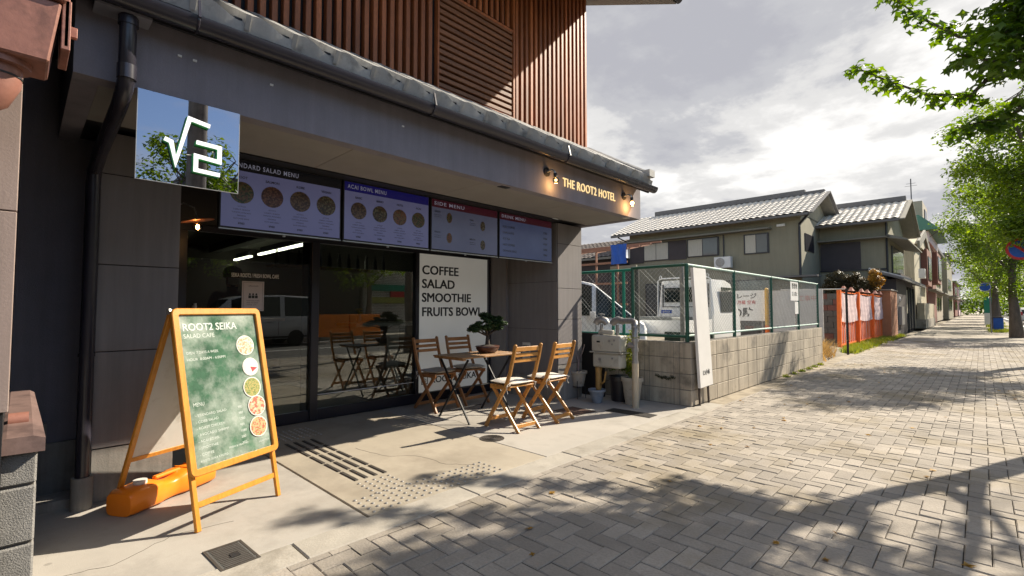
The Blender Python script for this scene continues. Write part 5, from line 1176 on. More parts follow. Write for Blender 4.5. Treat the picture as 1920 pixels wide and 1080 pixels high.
for x in (-4.2, -3.55): b = MB(); b.box(x, x + .62, 14.50, 14.53, .35, 1.70); o = b.build('hoarding_panel', mat('pale grey sheet', (.55, .53, .51), .7, .05, 4), t)
text('hoarding_lettering', '工事中', mat('faded red', (.55, .25, .22), .7), o, (-3.50, 14.497, 1.42), .16, (1, 0, 0), (0, 0, 1), .001, .001, width=.42)
b = MB(); b.tube([(-4.24, 14.40, 0), (-4.24, 14.40, 1.75)], .05, 10); b.lathe((-4.24, 14.4, 1.75), [(.05, 0), (.02, .03)], 10); t = thing('striped_post', 'yellow and orange traffic post beside the car park signboard', 'post', (-4.24, 14.4, 0)); b.build('post_body', mat('traffic yellow', (.65, .35, .03), .5, .1), t, smooth=50)
b = MB(); b.tube([(-4.24, 14.40, .3), (-4.24, 14.40, .75)], .0515, 10); b.build('orange_band', M_meshorange, t, smooth=50)

# ------------------------------------------------------------------ houses with tiled roofs
def wbox(x0, x1, y0, y1, z0, z1, nm, m, par, bev=0): b = MB(); b.box(x0, x1, y0, y1, z0, z1); return b.build(nm, m, par, bevel=bev)
def win_y(par, x0, x1, z0, z1, y, dark=(0, 1), n=2, mcur=M_curtain):
    """sliding window on a wall facing -y"""
    f = wbox(x0, x1, y - .05, y + .02, z0, z1, 'window_frame', M_frame, par)
    w = (x1 - x0 - .10) / n
    for i in range(n):
        a = x0 + .05 + i * w; wbox(a + .02, a + w - .02, y - .058 - .012 * (i % 2), y - .051, z0 + .05, z1 - .05, 'pane', M_houseglass if i in dark else mcur, f)
    return f
def win_x(par, y0, y1, z0, z1, x, n=2, m=M_houseglass):
    f = wbox(x - .02, x + .05, y0, y1, z0, z1, 'window_frame', M_frame, par); w = (y1 - y0 - .1) / n
    for i in range(n): a = y0 + .05 + i * w; wbox(x + .051, x + .058, a + .02, a + w - .02, z0 + .05, z1 - .05, 'pane', m, f)
    return f
def tiled_slope(par, x0, x1, ye, ze, yr, zr, pitch, rows, m=M_tilefar):
    """pantiled roof plane: eave at (ye,ze) to ridge (yr,zr), columns along x"""
    nx = int((x1 - x0) / pitch) * 6; V = []; F = []
    xs = np.linspace(x0, x1, nx + 1); L_ = math.hypot(yr - ye, zr - ze); dy, dz = (yr - ye) / L_, (zr - ze) / L_; ny, nz = -dz, dy
    if nz < 0: ny, nz = -ny, -nz
    for r_ in range(rows):
        for e in (0, 1):
            s = L_ * (r_ + e) / rows; lift = .035 if e == 0 else .0
            for x in xs:
                h = .045 * (abs(math.cos(PI * (x - x0) / pitch)) ** 1.5) + lift; V.append((x, ye + dy * s + ny * h, ze + dz * s + nz * h))
    k = nx + 1
    for r_ in range(rows):
        o = r_ * 2 * k
        for i in range(nx): F.append((o + i, o + i + 1, o + k + i + 1, o + k + i))
        if r_:
            for i in range(nx): F.append((o - k + i, o - k + i + 1, o + i + 1, o + i))
    for i in range(nx): pass
    o = mesh_np('roof_tiles', np.array(V), np.array(F), m, par, kind='stuff', smooth=False)
    b = MB(); b.prism([(ye, ze), (yr, zr), (yr, zr - .12), (ye, ze - .12)], (x0, x1), lambda a, c, d: (d, a, c)); b.build('roof_board', M_eave, par)
    return o
h1 = thing('tiled_house', 'grey green two-storey house with a long silver tiled roof behind the car park', 'house', (-10, 27, 0))
wbox(-14.5, -5.75, 24.6, 30.5, 0, 5.55, 'wall', M_stucco, h1)
b = MB(); b.prism([(24.6, 5.5), (30.5, 5.5), (27.6, 6.9)], (-14.5, -5.75), lambda a, c, d: (d, a, c)); b.build('gable_wall', M_stucco, h1)
tiled_slope(h1, -15.35, -5.25, 23.95, 5.42, 27.6, 6.95, .285, 14); tiled_slope(h1, -15.35, -5.25, 31.2, 5.42, 27.6, 6.95, .285, 14)
wbox(-14.4, -6.2, 27.45, 27.75, 6.95, 7.22, 'ridge', M_ridge, h1, .03); wbox(-6.2, -5.35, 27.47, 27.73, 6.92, 7.10, 'ridge', M_ridge, h1, .03)
b = MB(); b.bar((-5.22, 23.9, 5.40), (-5.22, 27.6, 6.96), .05, .20, (1, 0, 0)); b.bar((-5.22, 31.2, 5.40), (-5.22, 27.6, 6.96), .05, .20, (1, 0, 0)); b.build('barge_board', M_ridge, h1)
wbox(-15.3, -5.3, 23.86, 23.96, 5.32, 5.42, 'gutter', M_ridge, h1)
wbox(-14.6, -6.95, 24.1, 24.6, 4.93, 4.99, 'window_hood', M_eave, h1)
wbox(-14.45, -13.6, 24.55, 24.61, 3.78, 4.85, 'shutter_box', M_shutter, h1); wbox(-12.05, -11.1, 24.55, 24.61, 3.84, 4.86, 'shutter_box', M_shutter, h1)
win_y(h1, -13.6, -12.05, 3.86, 4.86, 24.6, dark=()); win_y(h1, -11.05, -9.4, 3.9, 4.86, 24.6, dark=(1,)); win_y(h1, -8.2, -7.08, 3.84, 4.8, 24.6, dark=(1,))
b = MB(); b.tube([(-9.16, 24.55, 4.9), (-9.16, 24.55, 3.5)], .03, 6); b.tube([(-5.3, 23.95, 5.35), (-5.78, 24.5, 5.05), (-5.80, 24.54, 4.7), (-5.80, 24.54, 2.7)], .045, 8); b.tube([(-14.9, 24.0, 5.3), (-14.5, 24.5, 5.0), (-14.5, 24.52, 3)], .04, 8); b.build('downpipe', M_frame, h1)
wbox(-6.72, -6.38, 24.5, 24.6, 5.02, 5.13, 'vent_cover', M_white, h1)
wbox(-7.6, -5.0, 23.9, 24.6, 2.60, 2.68, 'porch_roof', M_ridge, h1)
win_y(h1, -13.5, -7.0, 0.6, 2.6, 24.6, dark=(0, 1, 2), n=3)
def ac(x, y, z, label, rz=0):
    t = thing('air_conditioner', label, 'air conditioner', (x, y, z)); t.rotation_euler.z = rz
    b = MB(); b.box(-.40, .40, -.14, .14, 0, .55); b.build('casing', M_white, t, bevel=.02, world=False)
    b = MB(); b.lathe((-.1, -.146, .28), [(.22, -.004), (.22, .004), (.19, .008), (.02, .010)], 20, Matrix.Rotation(PI / 2, 4, 'X')); b.build('fan_grille', M_galv, t, world=False)
    return t
ac(-9.1, 24.3, 3.22, 'white air conditioner unit on the long tiled house wall')
# wing with gable to the street
h2 = thing('tiled_house', 'grey green house wing with a steep silver tiled roof behind the orange barrier', 'house', (-4.4, 31, 0))
wbox(-5.74, -3.0, 28.0, 34.2, 0, 5.35, 'wall', M_stucco, h2)
b = MB(); b.prism([(28.0, 5.34), (34.2, 5.34), (31.0, 6.6)], (-5.7, -3.0), lambda a, c, d: (d, a, c)); b.build('gable_wall', M_stucco, h2)
tiled_slope(h2, -6.1, -2.45, 27.3, 5.25, 31.0, 6.62, .285, 12); tiled_slope(h2, -6.1, -2.45, 34.9, 5.25, 31.0, 6.62, .285, 12)
wbox(-5.8, -2.55, 30.85, 31.15, 6.62, 6.88, 'ridge', M_ridge, h2, .03)
b = MB(); b.bar((-2.42, 27.2, 5.20), (-2.42, 31.0, 6.64), .05, .22, (1, 0, 0)); b.bar((-2.42, 35.0, 5.20), (-2.42, 31.0, 6.64), .05, .22, (1, 0, 0)); b.build('barge_board', M_eave, h2)
wbox(-6.1, -2.5, 27.2, 27.3, 5.15, 5.25, 'gutter', M_ridge, h2)
wbox(-5.9, -2.9, 27.5, 28.0, 4.48, 4.54, 'window_hood', M_eave, h2)
b = MB(); b.prism([(-3.0, 4.62), (-2.25, 4.33), (-2.25, 4.27), (-3.0, 4.46)], (27.5, 34.6), lambda a, c, d: (a, d, c)); b.build('street_hood', M_eave, h2)
wbox(-5.7, -4.05, 27.95, 28.0, 3.1, 4.42, 'dark_shutter', M_shutter, h2)
wbox(-5.72, -3.02, 27.93, 28.0, 3.02, 3.09, 'sill_board', M_frame, h2)
win_x(h2, 28.9, 33.4, 2.9, 4.2, -3.0, 4); wbox(-2.95, -2.65, 28.6, 33.8, 2.35, 2.85, 'balcony_rail', M_shutter, h2)
b = MB(); b.tube([(-3.05, 27.9, 5.2), (-3.05, 27.95, 2.0)], .04, 8); b.build('downpipe', M_frame, h2)
wbox(-6.0, -5.72, 25.2, 26.8, 3.9, 4.7, 'side_window', M_frame, h2)
# scaffolded house and blue sheet at the left
h3 = thing('scaffold_house', 'older house with brown roof tiles behind a wooden scaffold frame', 'house', (-17, 24, 0))
wbox(-24, -14.9, 24, 30, 0, 4.2, 'wall', M_shutter, h3)
tiled_slope(h3, -24.5, -14.9, 23.2, 4.15, 27, 5.6, .30, 10, mat('dark brown roof tile', (.12, .10, .09), .7, .2, 4))
b = MB()
for x in np.arange(-20, -10.5, 1.1): b.bar((x, 18.0, 0), (x, 18.0, 3.75), .07, .07); b.bar((x, 18.0, 3.72), (x, 21.0, 4.3), .06, .08)
for z in (1.4, 2.3, 3.2): b.bar((-20, 17.95, z), (-10.7, 17.95, z), .04, .09)
for y, z in ((18, 3.78), (19, 3.98), (20, 4.18), (21, 4.36)): b.bar((-20, y, z), (-10.7, y, z), .06, .08)
b.build('scaffold_timber', mat('scaffold wood', (.28, .14, .09), .8, .25, 3), h3)
for i in range(16): wbox(-20 + i * .58, -20 + i * .58 + .52, 18.4, 18.43, 0, 2.9, 'fence_plank', M_shutter, h3)
t = thing('blue_sheet', 'blue tarpaulin hung on the scaffold beside the tiled house', 'tarpaulin', (-10.9, 17.9, 3.2))
b = MB(); n = 12; vs = []
for i in range(n + 1):
    for j in range(7): vs.append((-11.45 + i * .065, 17.85 + .05 * math.sin(i * 1.3 + j * .6), 3.12 + j * .14))
b.add(vs, [(i * 7 + j, i * 7 + j + 1, (i + 1) * 7 + j + 1, (i + 1) * 7 + j) for i in range(n) for j in range(6)]); b.build('sheet', M_blue, t, smooth=80)
wbox(-11.9, -10.6, 18.5, 18.6, 2.0, 3.1, 'grey_panel', M_stucco, h3)
# ------------------------------------------------------------------ barrier, verge, gatehouse
t0 = None
bars_y = [16.9, 19.6, 22.2, 24.5, 26.2]
for i in range(4):
    y0, y1 = bars_y[i], bars_y[i + 1]; x = -3.02 + i * .05
    t = thing('barrier_panel', ('orange framed barrier panel with a white sheet nearest the camera', 'second orange barrier panel with a pinkish sheet', 'third orange barrier panel along the verge', 'farthest orange barrier panel next to the brick pillar')[i], 'barrier', (x, (y0 + y1) / 2, 0), 'orange barrier panels along the verge')
    b = MB(); b.bar((x, y0, .02), (x, y0 + .10, 1.76), .10, .12); b.bar((x, y1 - .03, .1), (x, y1 - .03, 1.70), .05, .05); b.bar((x, y0, .12), (x, y1, .12), .05, .05); b.bar((x, y0, .80), (x, y1, .80), .04, .05); b.bar((x, y0, 1.70), (x, y1, 1.70), .03, .03); b.build('orange_frame', M_meshorange, t)
    b = MB(); n = 16; vs = []
    for a in range(n + 1):
        for c in range(6): vs.append((x + .04 + .03 * math.sin(a * 1.7 + c) , y0 + .1 + (y1 - y0 - .14) * a / n, .82 + .86 * c / 5 - .05 * math.sin(PI * a / n)))
    b.add(vs, [(a * 6 + c, a * 6 + c + 1, (a + 1) * 6 + c + 1, (a + 1) * 6 + c) for a in range(n) for c in range(5)]); b.build('pale_sheet', M_sheet, t, smooth=80)
    for k in range(9): yb = y0 + .2 + k * (y1 - y0 - .3) / 8; b = MB(); b.bar((x + .01, yb, .14), (x + .01, yb + random.uniform(-.05, .05), .78), .02, .045); b.build('orange_bar', M_meshorange, t)
    b = MB(); b.box(x - .03, x - .01, y0 + .1, y1 - .1, .15, .78); b.build('backing', M_sheet, t)
    for k in range(2):
        b = MB(); c_ = (x, y0 + .8 + k * 1.2, 1.78); b.lathe(c_, [(.10, 0), (.06, .06), (.03, .12)], 6); b.build('crumpled_net', mat('faded orange net', (.6, .28, .2), .7, .2), t)
t = thing('rope_gate_frame', 'thin black steel post with a horizontal rail before the orange barrier', 'gate', (-2.54, 15.2, 0))
b = MB(); b.tube([(-2.54, 15.2, 0), (-2.54, 15.2, 1.74)], .028, 8); b.build('post', M_black, t); b = MB(); b.tube([(-2.54, 15.2, 1.72), (-4.1, 15.2, 1.74)], .018, 8); b.build('rail', M_steel, t)
t = thing('brick_pillar', 'orange brick gate pillar at the end of the barrier', 'pillar', (-2.75, 26.4, 0))
block_b = None
for c in range(21):
    for a in range(4):
        key = 'bk'; x = -2.60
        y = 24.4 + a * .5 + (.25 if c % 2 else 0); y1 = min(y + .488, 26.4)
        if y < 26.3: wbox(-2.72, x, y, y1, .01 + c * .092, .092 + c * .092, 'brick', M_brick, t)
wbox(-3.1, -2.605, 24.41, 26.39, 0, 1.93, 'pillar_core', M_brick, t); wbox(-3.15, -2.57, 24.36, 26.45, 1.945, 1.99, 'coping', M_kerb, t)
h4 = thing('gatehouse', 'dark low gatehouse with cream sliding doors and a small tiled roof', 'house', (-3.4, 32, 0))
wbox(-3.3, -2.62, 26.5, 30.2, 0, 2.5, 'wall', M_shutter, h4); wbox(-6, -2.9, 30.2, 37.5, 0, 2.5, 'wall', M_shutter, h4)
wbox(-2.9, -2.82, 30.7, 33.2, .95, 2.2, 'sliding_door', M_cream, h4); wbox(-2.9, -2.82, 30.7, 33.2, .1, .92, 'door_lower_panel', M_houseglass, h4); wbox(-2.9, -2.82, 33.3, 35.8, .1, 2.2, 'sliding_door', M_houseglass, h4)
for y in (30.6, 31.9, 33.2, 34.5, 36): wbox(-2.88, -2.76, y, y + .09, 0, 2.35, 'door_post', M_frame, h4)
b = MB(); b.prism([(-3.5, 2.94), (-2.35, 2.52), (-2.35, 2.44), (-3.5, 2.84)], (25.9, 38.2), lambda a, c, d: (a, d, c)); b.build('roof', M_ridge, h4)
for y in np.arange(26.0, 38, .45): b = MB(); b.tube([(-2.37, y, 2.55), (-3.5, y, 2.96)], .05, 6); b.build('roof_roll', M_kawara, h4)
b = MB(); b.lathe((-2.66, 27.6, 1.55), [(.06, 0), (.09, .1), (.05, .2)], 8); b.build('door_lamp', M_white, h4)
wbox(-2.62, -2.5, 27.0, 28.0, .5, 1.3, 'meter_box', M_galv, h4)
wbox(-2.9, -2.45, 38.6, 47, 0, .55, 'wall_base', M_kerb, thing('garden_wall', 'cream garden wall on a grey base beyond the gatehouse', 'wall', (-2.6, 42, 0)))
gw = [o for o in C.objects if o.name == 'garden_wall'][0]; wbox(-2.85, -2.5, 38.6, 47, .555, 1.55, 'wall_panel', M_cream, gw)
h5 = thing('beige_house', 'beige rendered house with a small sloping roof beyond the tiled wing', 'house', (-5.5, 43, 0))
wbox(-8, -2.9, 38.6, 46.8, 0, 5.2, 'wall', M_cream, h5); b = MB(); b.prism([(38.3, 5.2), (47.2, 5.2), (42.8, 6.2)], (-8, -2.7), lambda a, c, d: (d, a, c)); b.build('gable_wall', M_cream, h5)
b = MB(); b.bar((-2.62, 38.0, 5.1), (-2.62, 42.8, 6.3), .5, .12, (1, 0, 0)); b.bar((-2.62, 47.5, 5.1), (-2.62, 42.8, 6.3), .5, .12, (1, 0, 0)); b.build('barge_board', M_eave, h5)
wbox(-2.9, -2.55, 43, 46.5, 2.8, 5.3, 'bay_window', M_brickd, h5); win_x(h5, 43.4, 46, 3.2, 4.8, -2.55, 2)
ac(-2.45, 37.2, 3.0, 'white air conditioner on the beige house flank', R(90))
h6 = thing('brick_building', 'brown brick three-storey building with a green roof band and a beige penthouse', 'building', (-6, 53, 0))
wbox(-10, -2.9, 48, 58, 0, 6.3, 'wall', M_brickd, h6); wbox(-10.2, -2.7, 47.8, 58.2, 6.32, 7.1, 'parapet', M_sheet, h6)
b = MB(); b.prism([(-10.4, 7.12), (-2.0, 7.12), (-3.2, 8.3), (-10.4, 8.3)], (47.2, 58.5), lambda a, c, d: (a, d, c)); b.build('green_roof', M_greenroof, h6)
wbox(-2.9, -2.35, 49.5, 54, 3.2, 5.6, 'bay_window', M_brickd, h6); win_x(h6, 49.9, 53.6, 3.5, 5.3, -2.35, 3); win_x(h6, 55, 57.5, 3.5, 5.3, -2.9, 2); wbox(-2.9, -2.4, 48.4, 57.6, 2.6, 2.72, 'shop_canopy', M_eave, h6)
wbox(-6.5, -3.2, 51, 56, 8.3, 10.0, 'penthouse', M_beige, h6); win_x(h6, 52.5, 54.5, 8.6, 9.5, -3.2, 2)
b = MB(); b.tube([(-3.9, 51.4, 10), (-3.9, 51.4, 12.0)], .04, 6); b.tube([(-4.3, 51.4, 11.4), (-3.5, 51.4, 11.4)], .015, 4); b.tube([(-4.2, 51.4, 11.6), (-3.6, 51.4, 11.6)], .015, 4); b.build('antenna', M_frame, h6)
b = MB()
for y in np.arange(47.6, 51, .7): b.tube([(-5.6, y, 8.3), (-5.6, y, 9.1)], .03, 5)
b.tube([(-5.6, 47.6, 9.1), (-5.6, 51, 9.1)], .03, 5); b.tube([(-8, 47.6, 9.1), (-5.6, 47.6, 9.1)], .03, 5); b.build('roof_railing', M_frame, h6)
rb = random.Random(5); y = 60
cols = [M_beige, M_stucco, M_cream, M_brickd, M_sheet, M_galv]
names = ['beige', 'grey green', 'cream', 'brown brick', 'pale', 'grey']
pos_ = ['just past the brick building', 'second past the brick building', 'third past the brick building', 'fourth past the brick building', 'fifth past the brick building', 'farthest along the street']
for i in range(6):
    L_ = rb.uniform(9, 14); H_ = rb.uniform(4.6, 7.6); X0 = -2.7 - rb.uniform(0, .5)
    t = thing('town_house', '%s street building %s' % (names[i], pos_[i]), 'building', (X0 - 3, y + L_ / 2, 0))
    wbox(X0 - 7, X0, y, y + L_, 0, H_, 'wall', cols[i], t); wbox(X0 - 7.2, X0 + .3, y - .2, y + L_ + .2, H_ + .003, H_ + .25, 'roof', M_ridge, t)
    for z in (1.0, 3.4): 
        for k in range(3): win_x(t, y + 1 + k * 3, y + 2.6 + k * 3, z, z + 1.3, X0, 1)
    wbox(X0, X0 + .7, y + .5, y + L_ - .5, 2.6, 2.72, 'awning', M_eave, t); y += L_ + rb.uniform(.3, 2)
# ------------------------------------------------------------------ vegetation
MAPLE = np.array([(.0, 0, 0), (.28, -.42, .03), (.42, -.12, .02), (.62, 0, -.06), (.42, .12, .02), (.28, .42, .03)])
MAPLE = np.array([(-.5, 0, 0), (-.22, -.20, .03), (-.05, -.52, -.05), (.10, -.16, .03), (.52, 0, -.10), (.10, .16, .03), (-.05, .52, -.05), (-.22, .20, .03)])
def grow_tree(name, label, base, H_, crown, rad, nclump, nleaf, lsize, seed, group='street trees along the kerb', trunk_r=.15, extra=(), hand=0, zfork=2.4, mleaf=None, lean=(0, 0), cr=.42, gap=.0, fill=()):
    r = random.Random(seed); t = thing(name, label, 'tree', base, group); bx, by, bz = base
    b = MB(); k = 9
    P_ = [(bx + lean[0] * (i / (k - 1)) ** 1.5 + .04 * math.sin(i * 1.4 + seed), by + lean[1] * (i / (k - 1)) + .04 * math.cos(i * 1.9 + seed), bz - .1 + (H_ - .1) * i / (k - 1)) for i in range(k)]
    rr_ = [trunk_r * (1.5 if i == 0 else 1.1 if i == 1 else 1 - .8 * i / (k - 1)) for i in range(k)]; rr_ = [max(q, .02) for q in rr_]
    b.tube(P_, rr_, 12); b.build('trunk', M_bark, t, smooth=60)
    cx, cy, cz = crown; cl = []
    while len(cl) < nclump:
        d = Vector((r.gauss(0, 1), r.gauss(0, 1), r.gauss(0, 1))).normalized(); s = r.random() ** .42
        p = Vector((cx + d.x * rad[0] * s, cy + d.y * rad[1] * s, cz + d.z * rad[2] * s))
        if gap and math.sin(p.x * 3.1 + seed) * math.sin(p.y * 2.7) * math.sin(p.z * 3.3 + seed) > gap: continue
        cl.append(p)
    cl += [Vector(f) for f in fill]; nclump = len(cl); cl += [Vector(e[-1]) for e in extra]
    b = MB(); tw = []
    main = []
    for i in range(9):
        a = i * 2.4 + seed; z = zfork + (H_ - zfork) * i / 9 * .75; q = min(k - 1, z / (H_ - .1) * (k - 1)); o = Vector(P_[int(q)]).lerp(Vector(P_[min(k - 1, int(q) + 1)]), q - int(q))
        e = Vector((cx + math.cos(a) * rad[0] * .55, cy + math.sin(a) * rad[1] * .55, min(cz + rad[2] * .8, z + 1.2))); mid = o.lerp(e, .5) + Vector((0, 0, -.12)); main.append((o, mid, e)); b.tube([o, o.lerp(mid, .5) + Vector((0, 0, .03)), mid, mid.lerp(e, .5), e], [.055, .045, .035, .026, .016], 6, False)
    for c in cl[:nclump]:
        best = min(main, key=lambda m_: min((m_[1] - c).length, (m_[2] - c).length)); o = best[1] if (best[1] - c).length < (best[2] - c).length else best[2]
        m_ = o.lerp(c, .55) + Vector((r.uniform(-.12, .12), r.uniform(-.12, .12), .08)); b.tube([o, m_, c], [.015, .010, .004], 4, False)
    for e in extra: b.tube([Vector(q) for q in e], [.03 - .026 * i / (len(e) - 1) for i in range(len(e))], 5, False)
    b.build('limbs', M_bark, t, kind=None)
    cen = [tuple(c) for c in cl[:nclump]]; rads = [cr * r.uniform(.6, 1.25) for _ in cen]
    for e in extra:
        for i in range(len(e) - 1):
            for s in (.35, .9): q = Vector(e[i]).lerp(Vector(e[i + 1]), s); cen.append(tuple(q + Vector((0, 0, -.04)))); rads.append(.15 if i else .24)
    V, F = leaf_cloud(cen, rads, nleaf, lsize, .8, seed, MAPLE if hand else None, .9 if hand else .4)
    kf = F.shape[1]; ml = mleaf or M_leaf2
    if hand:
        c = V.reshape(-1, kf, 3).mean(1); o = np.argsort(np.linalg.norm(c - np.array((0, 0, 1.2)), axis=1) + (c[:, 0] > c[:, 1] * .05) * 50)
        me0 = {}
        for i in o[:hand]:
            vv = V[i * kf:(i + 1) * kf]; ctr = vv.mean(0); me = bpy.data.meshes.new('leaf'); me.from_pydata([tuple(q) for q in (vv - ctr)], [], [tuple(range(kf))]); me.materials.append(ml)
            lf = link('leaf', me, t); lf.location += Vector(tuple(ctr))
        keep = np.ones(len(c), bool); keep[o[:hand]] = False; V = V.reshape(-1, kf, 3)[keep].reshape(-1, 3); F = np.arange(len(V)).reshape(-1, kf)
    mesh_np('crown', V, F, ml, t, kind='stuff'); return t
grow_tree('street_tree', 'nearest street tree, its maple-like leafy branches reaching in at the top right', (1.0, 7.6, 0), 6.6, (1.5, 7.2, 4.9), (1.35, 1.8, 1.6), 60, 8500, .105, 11, trunk_r=.14, hand=280, mleaf=M_leaf, cr=.30, gap=.2, fill=[(random.uniform(.12, .75), random.uniform(6.2, 7.2), random.uniform(3.45, 4.9)) for _ in range(20)],
    extra=[[(.8, 7.3, 4.3), (.25, 6.9, 3.7), (-.02, 6.8, 3.40), (-.35, 6.8, 3.52), (-.7, 6.8, 3.80), (-.98, 6.8, 4.05)], [(.8, 7.3, 4.6), (.22, 6.9, 3.95), (-.08, 6.8, 4.05), (-.41, 6.8, 4.42), (-.64, 6.8, 4.78)],
           [(.9, 7.3, 4.0), (.5, 7.0, 3.4), (.25, 6.9, 3.12), (.05, 6.85, 3.12), (-.15, 6.8, 3.10)], [(.8, 7.2, 4.2), (.3, 6.5, 3.5), (-.1, 6.1, 3.6)]])
TR = [(1.0, 15.2, 6.2, 2.1, 21), (.98, 29.0, 7.8, 2.6, 33), (.55, 37.3, 7.4, 2.4, 41), (.75, 46, 7.6, 2.5, 52), (.8, 55, 7.2, 2.4, 63), (.8, 66, 7.0, 2.4, 74), (.8, 80, 7.0, 2.5, 85), (.8, 97, 7.0, 2.6, 96)]
lab = ['second street tree, a tall leafy crown at the right edge before the blue sign', 'street tree with the thick visible trunk at the right edge', 'street tree standing in the grassy strip beyond the thick trunk', 'fourth visible street tree behind the green banner', 'street tree about half way along the footway row', 'street tree far along the footway row', 'next to last street tree far down the footway', 'farthest small street tree at the end of the footway']
for i, (x, y, H_, w, sd_) in enumerate(TR):
    zc = 4.35 if i == 0 else 4.9
    grow_tree('street_tree', lab[i], (x, y, 0), H_, (x + (.1 if i == 0 else .1), y, zc), ((1.6 if i == 0 else w * .9), w, (2.0 if i == 0 else 3.1)), 120 if i == 0 else 150, (30000, 24000)[i] if i < 2 else (9000 if i < 4 else 4500), (.085 if i == 0 else .11 if i < 3 else .16), sd_, trunk_r=.14 if i == 0 else .17, cr=.38 if i == 0 else .5, zfork=2.3, gap=.3, fill=[(.45, 13.75, 2.72), (.62, 13.75, 2.66), (.8, 13.8, 2.70), (.55, 13.8, 2.9), (.75, 13.8, 2.95), (.35, 13.9, 2.95)] if i == 0 else ())
for i, (x, y) in enumerate(((11.4, 4), (11.2, 12), (11.0, 24), (11.0, 40), (11, 60), (11, 85))):
    grow_tree('street_tree', ('round tree across the road opposite the cafe', 'tree across the road right of the silver van', 'tree across the road opposite the block wall', 'tree across the road opposite the tiled houses', 'far tree across the road', 'farthest tree across the road')[i], (x, y, 0), 6.5, (x, y, 4.4), (2.0, 2.2, 2.3), 70, 7000, .15, 120 + i, group='trees on the far side of the road', trunk_r=.16, cr=.5)
# weeds and grass along the verge
def tufts(name, label, spots, n, h, m, seed, cat='grass'):
    r = np.random.default_rng(seed); sp = np.array(spots); c = sp[r.integers(0, len(sp), n)]; p = c[:, :3] + np.c_[r.normal(size=(n, 2)) * c[:, 3:4], np.zeros(n)]
    a = r.random(n) * 2 * PI; hh = h * r.uniform(.4, 1.2, n); ln = r.normal(size=(n, 2)) * .45 * hh[:, None]; w = .006 + .008 * r.random(n)
    V = np.stack([p + np.c_[np.cos(a) * w, np.sin(a) * w, 0 * a], p - np.c_[np.cos(a) * w, np.sin(a) * w, 0 * a], p + np.c_[ln, hh]], 1).reshape(-1, 3)
    o = mesh_np(name, V, np.arange(n * 3).reshape(n, 3), m, None, kind='stuff'); tag(o, label, cat)
tufts('verge_grass', 'yellow green weeds at the foot of the orange barrier', [(-2.75 + random.uniform(-.15, .2), y, 0, .10) for y in np.arange(15.8, 27.5, .25)], 9000, .14, M_grass, 3)
tufts('wall_weeds', 'small weeds at the foot of the block wall', [(-2.50, y, 0, .03) for y in np.arange(9.5, 12.4, .5)], 350, .05, M_grass, 4)
tufts('tree_pit_grass', 'grass round the street tree trunks', [(x + random.uniform(-.3, .3), y + dy, 0, .15) for x, y, *_ in TR[2:5] for dy in np.arange(-2.5, 2.5, .5)], 6000, .16, M_grass, 5)
t = thing('maple_shrub', 'dark rounded shrub with an orange and yellow turning side behind the barrier', 'shrub', (-3.5, 24.0, 0))
b = MB()
for k in range(7): b.tube([(-3.5, 24.2, 0), (-3.5 + random.uniform(-.3, .3), 24.2, 1.2), (-3.4 + random.uniform(-.8, .6), 24.1 + random.uniform(-.3, .3), 2.3)], [.04, .03, .012], 6)
b.build('stem', M_barkd, t)
V, F = leaf_cloud([(-3.75 + random.uniform(-.95, .7), 24.2 + random.uniform(-.5, .5), 2.15 + random.uniform(-.6, .6) * random.random() ** .5) for _ in range(46)], [random.uniform(.14, .36) for _ in range(46)], 13000, .075, .8, 15); mesh_np('crown', V, F, M_leafk, t)
V, F = leaf_cloud([(-2.92 + random.uniform(-.2, .16), 23.9 + random.uniform(-.2, .2), 2.40 + random.uniform(-.35, .35)) for _ in range(20)], [random.uniform(.08, .24) for _ in range(20)], 3200, .065, .9, 16); mesh_np('orange_foliage', V, F, M_leafo, t)
r_ = np.random.default_rng(12); n = 130; c = np.c_[r_.uniform(-2.3, 1.4, n), r_.uniform(1.5, 14, n), np.full(n, .006)]
V, F = leaf_cloud([tuple(q) for q in c], .004, 170, .05, .5, 19, MAPLE); V[:, 2] = np.clip(V[:, 2] * .35 + .004, .004, .02)
o = mesh_np('fallen_leaves', V, F, M_leafo, None, kind='stuff'); tag(o, 'few dry fallen leaves scattered over the paving', 'leaves')
# rough lot between wall and barrier
lot = MB(); n = 26; vs = []
for i in range(n + 1):
    for j in range(n + 1):
        x = -12 + 9.4 * i / n; y = 12.4 + 11.6 * j / n; e = min(1, (x + 12) * 2, (-2.6 - x) * .9, (y - 12.4) * .6); vs.append((x, y, -.03 + max(0, e) * (.10 + .28 * max(0, math.sin(x * 1.7 + 1) * math.sin(y * .9))) * (y > 14.9) + .02 * math.sin(x * 9) * math.sin(y * 7)))
lot.add(vs, [(i * (n + 1) + j, i * (n + 1) + j + 1, (i + 1) * (n + 1) + j + 1, (i + 1) * (n + 1) + j) for i in range(n) for j in range(n)]); lot.build('rough_ground', M_ground, kind='structure', smooth=80)
sheet('car_park_ground', -12.5, -2.72, 5.92, 14.9, -0.015, mat('car park gravel', (.24, .22, .19), .95, .2, 3, .6, 60))
tufts('dry_weeds', 'tall dry golden weeds at the edge of the rough lot', [(-3.0 + random.uniform(-.25, .15), y, 0, .12) for y in np.arange(12.9, 15.0, .15)], 2600, .42, leaf_mat('dry weed', (.20, .13, .05), (.42, .30, .12), .3), 8, 'weeds')
t = thing('old_wall', 'old brownish stone wall behind the rough lot', 'wall', (-5.2, 19, 0))
for c in range(9):
    for a in range(11):
        w_ = .33; x = -7.0 + a * w_ + (.16 if c % 2 else 0); wbox(x + .006, x + w_ - .006, 18.9 + random.uniform(-.02, .02), 19.1, c * .19 + .004, c * .19 + .186, 'stone', M_brickd if random.random() < .3 else M_mortar, t)
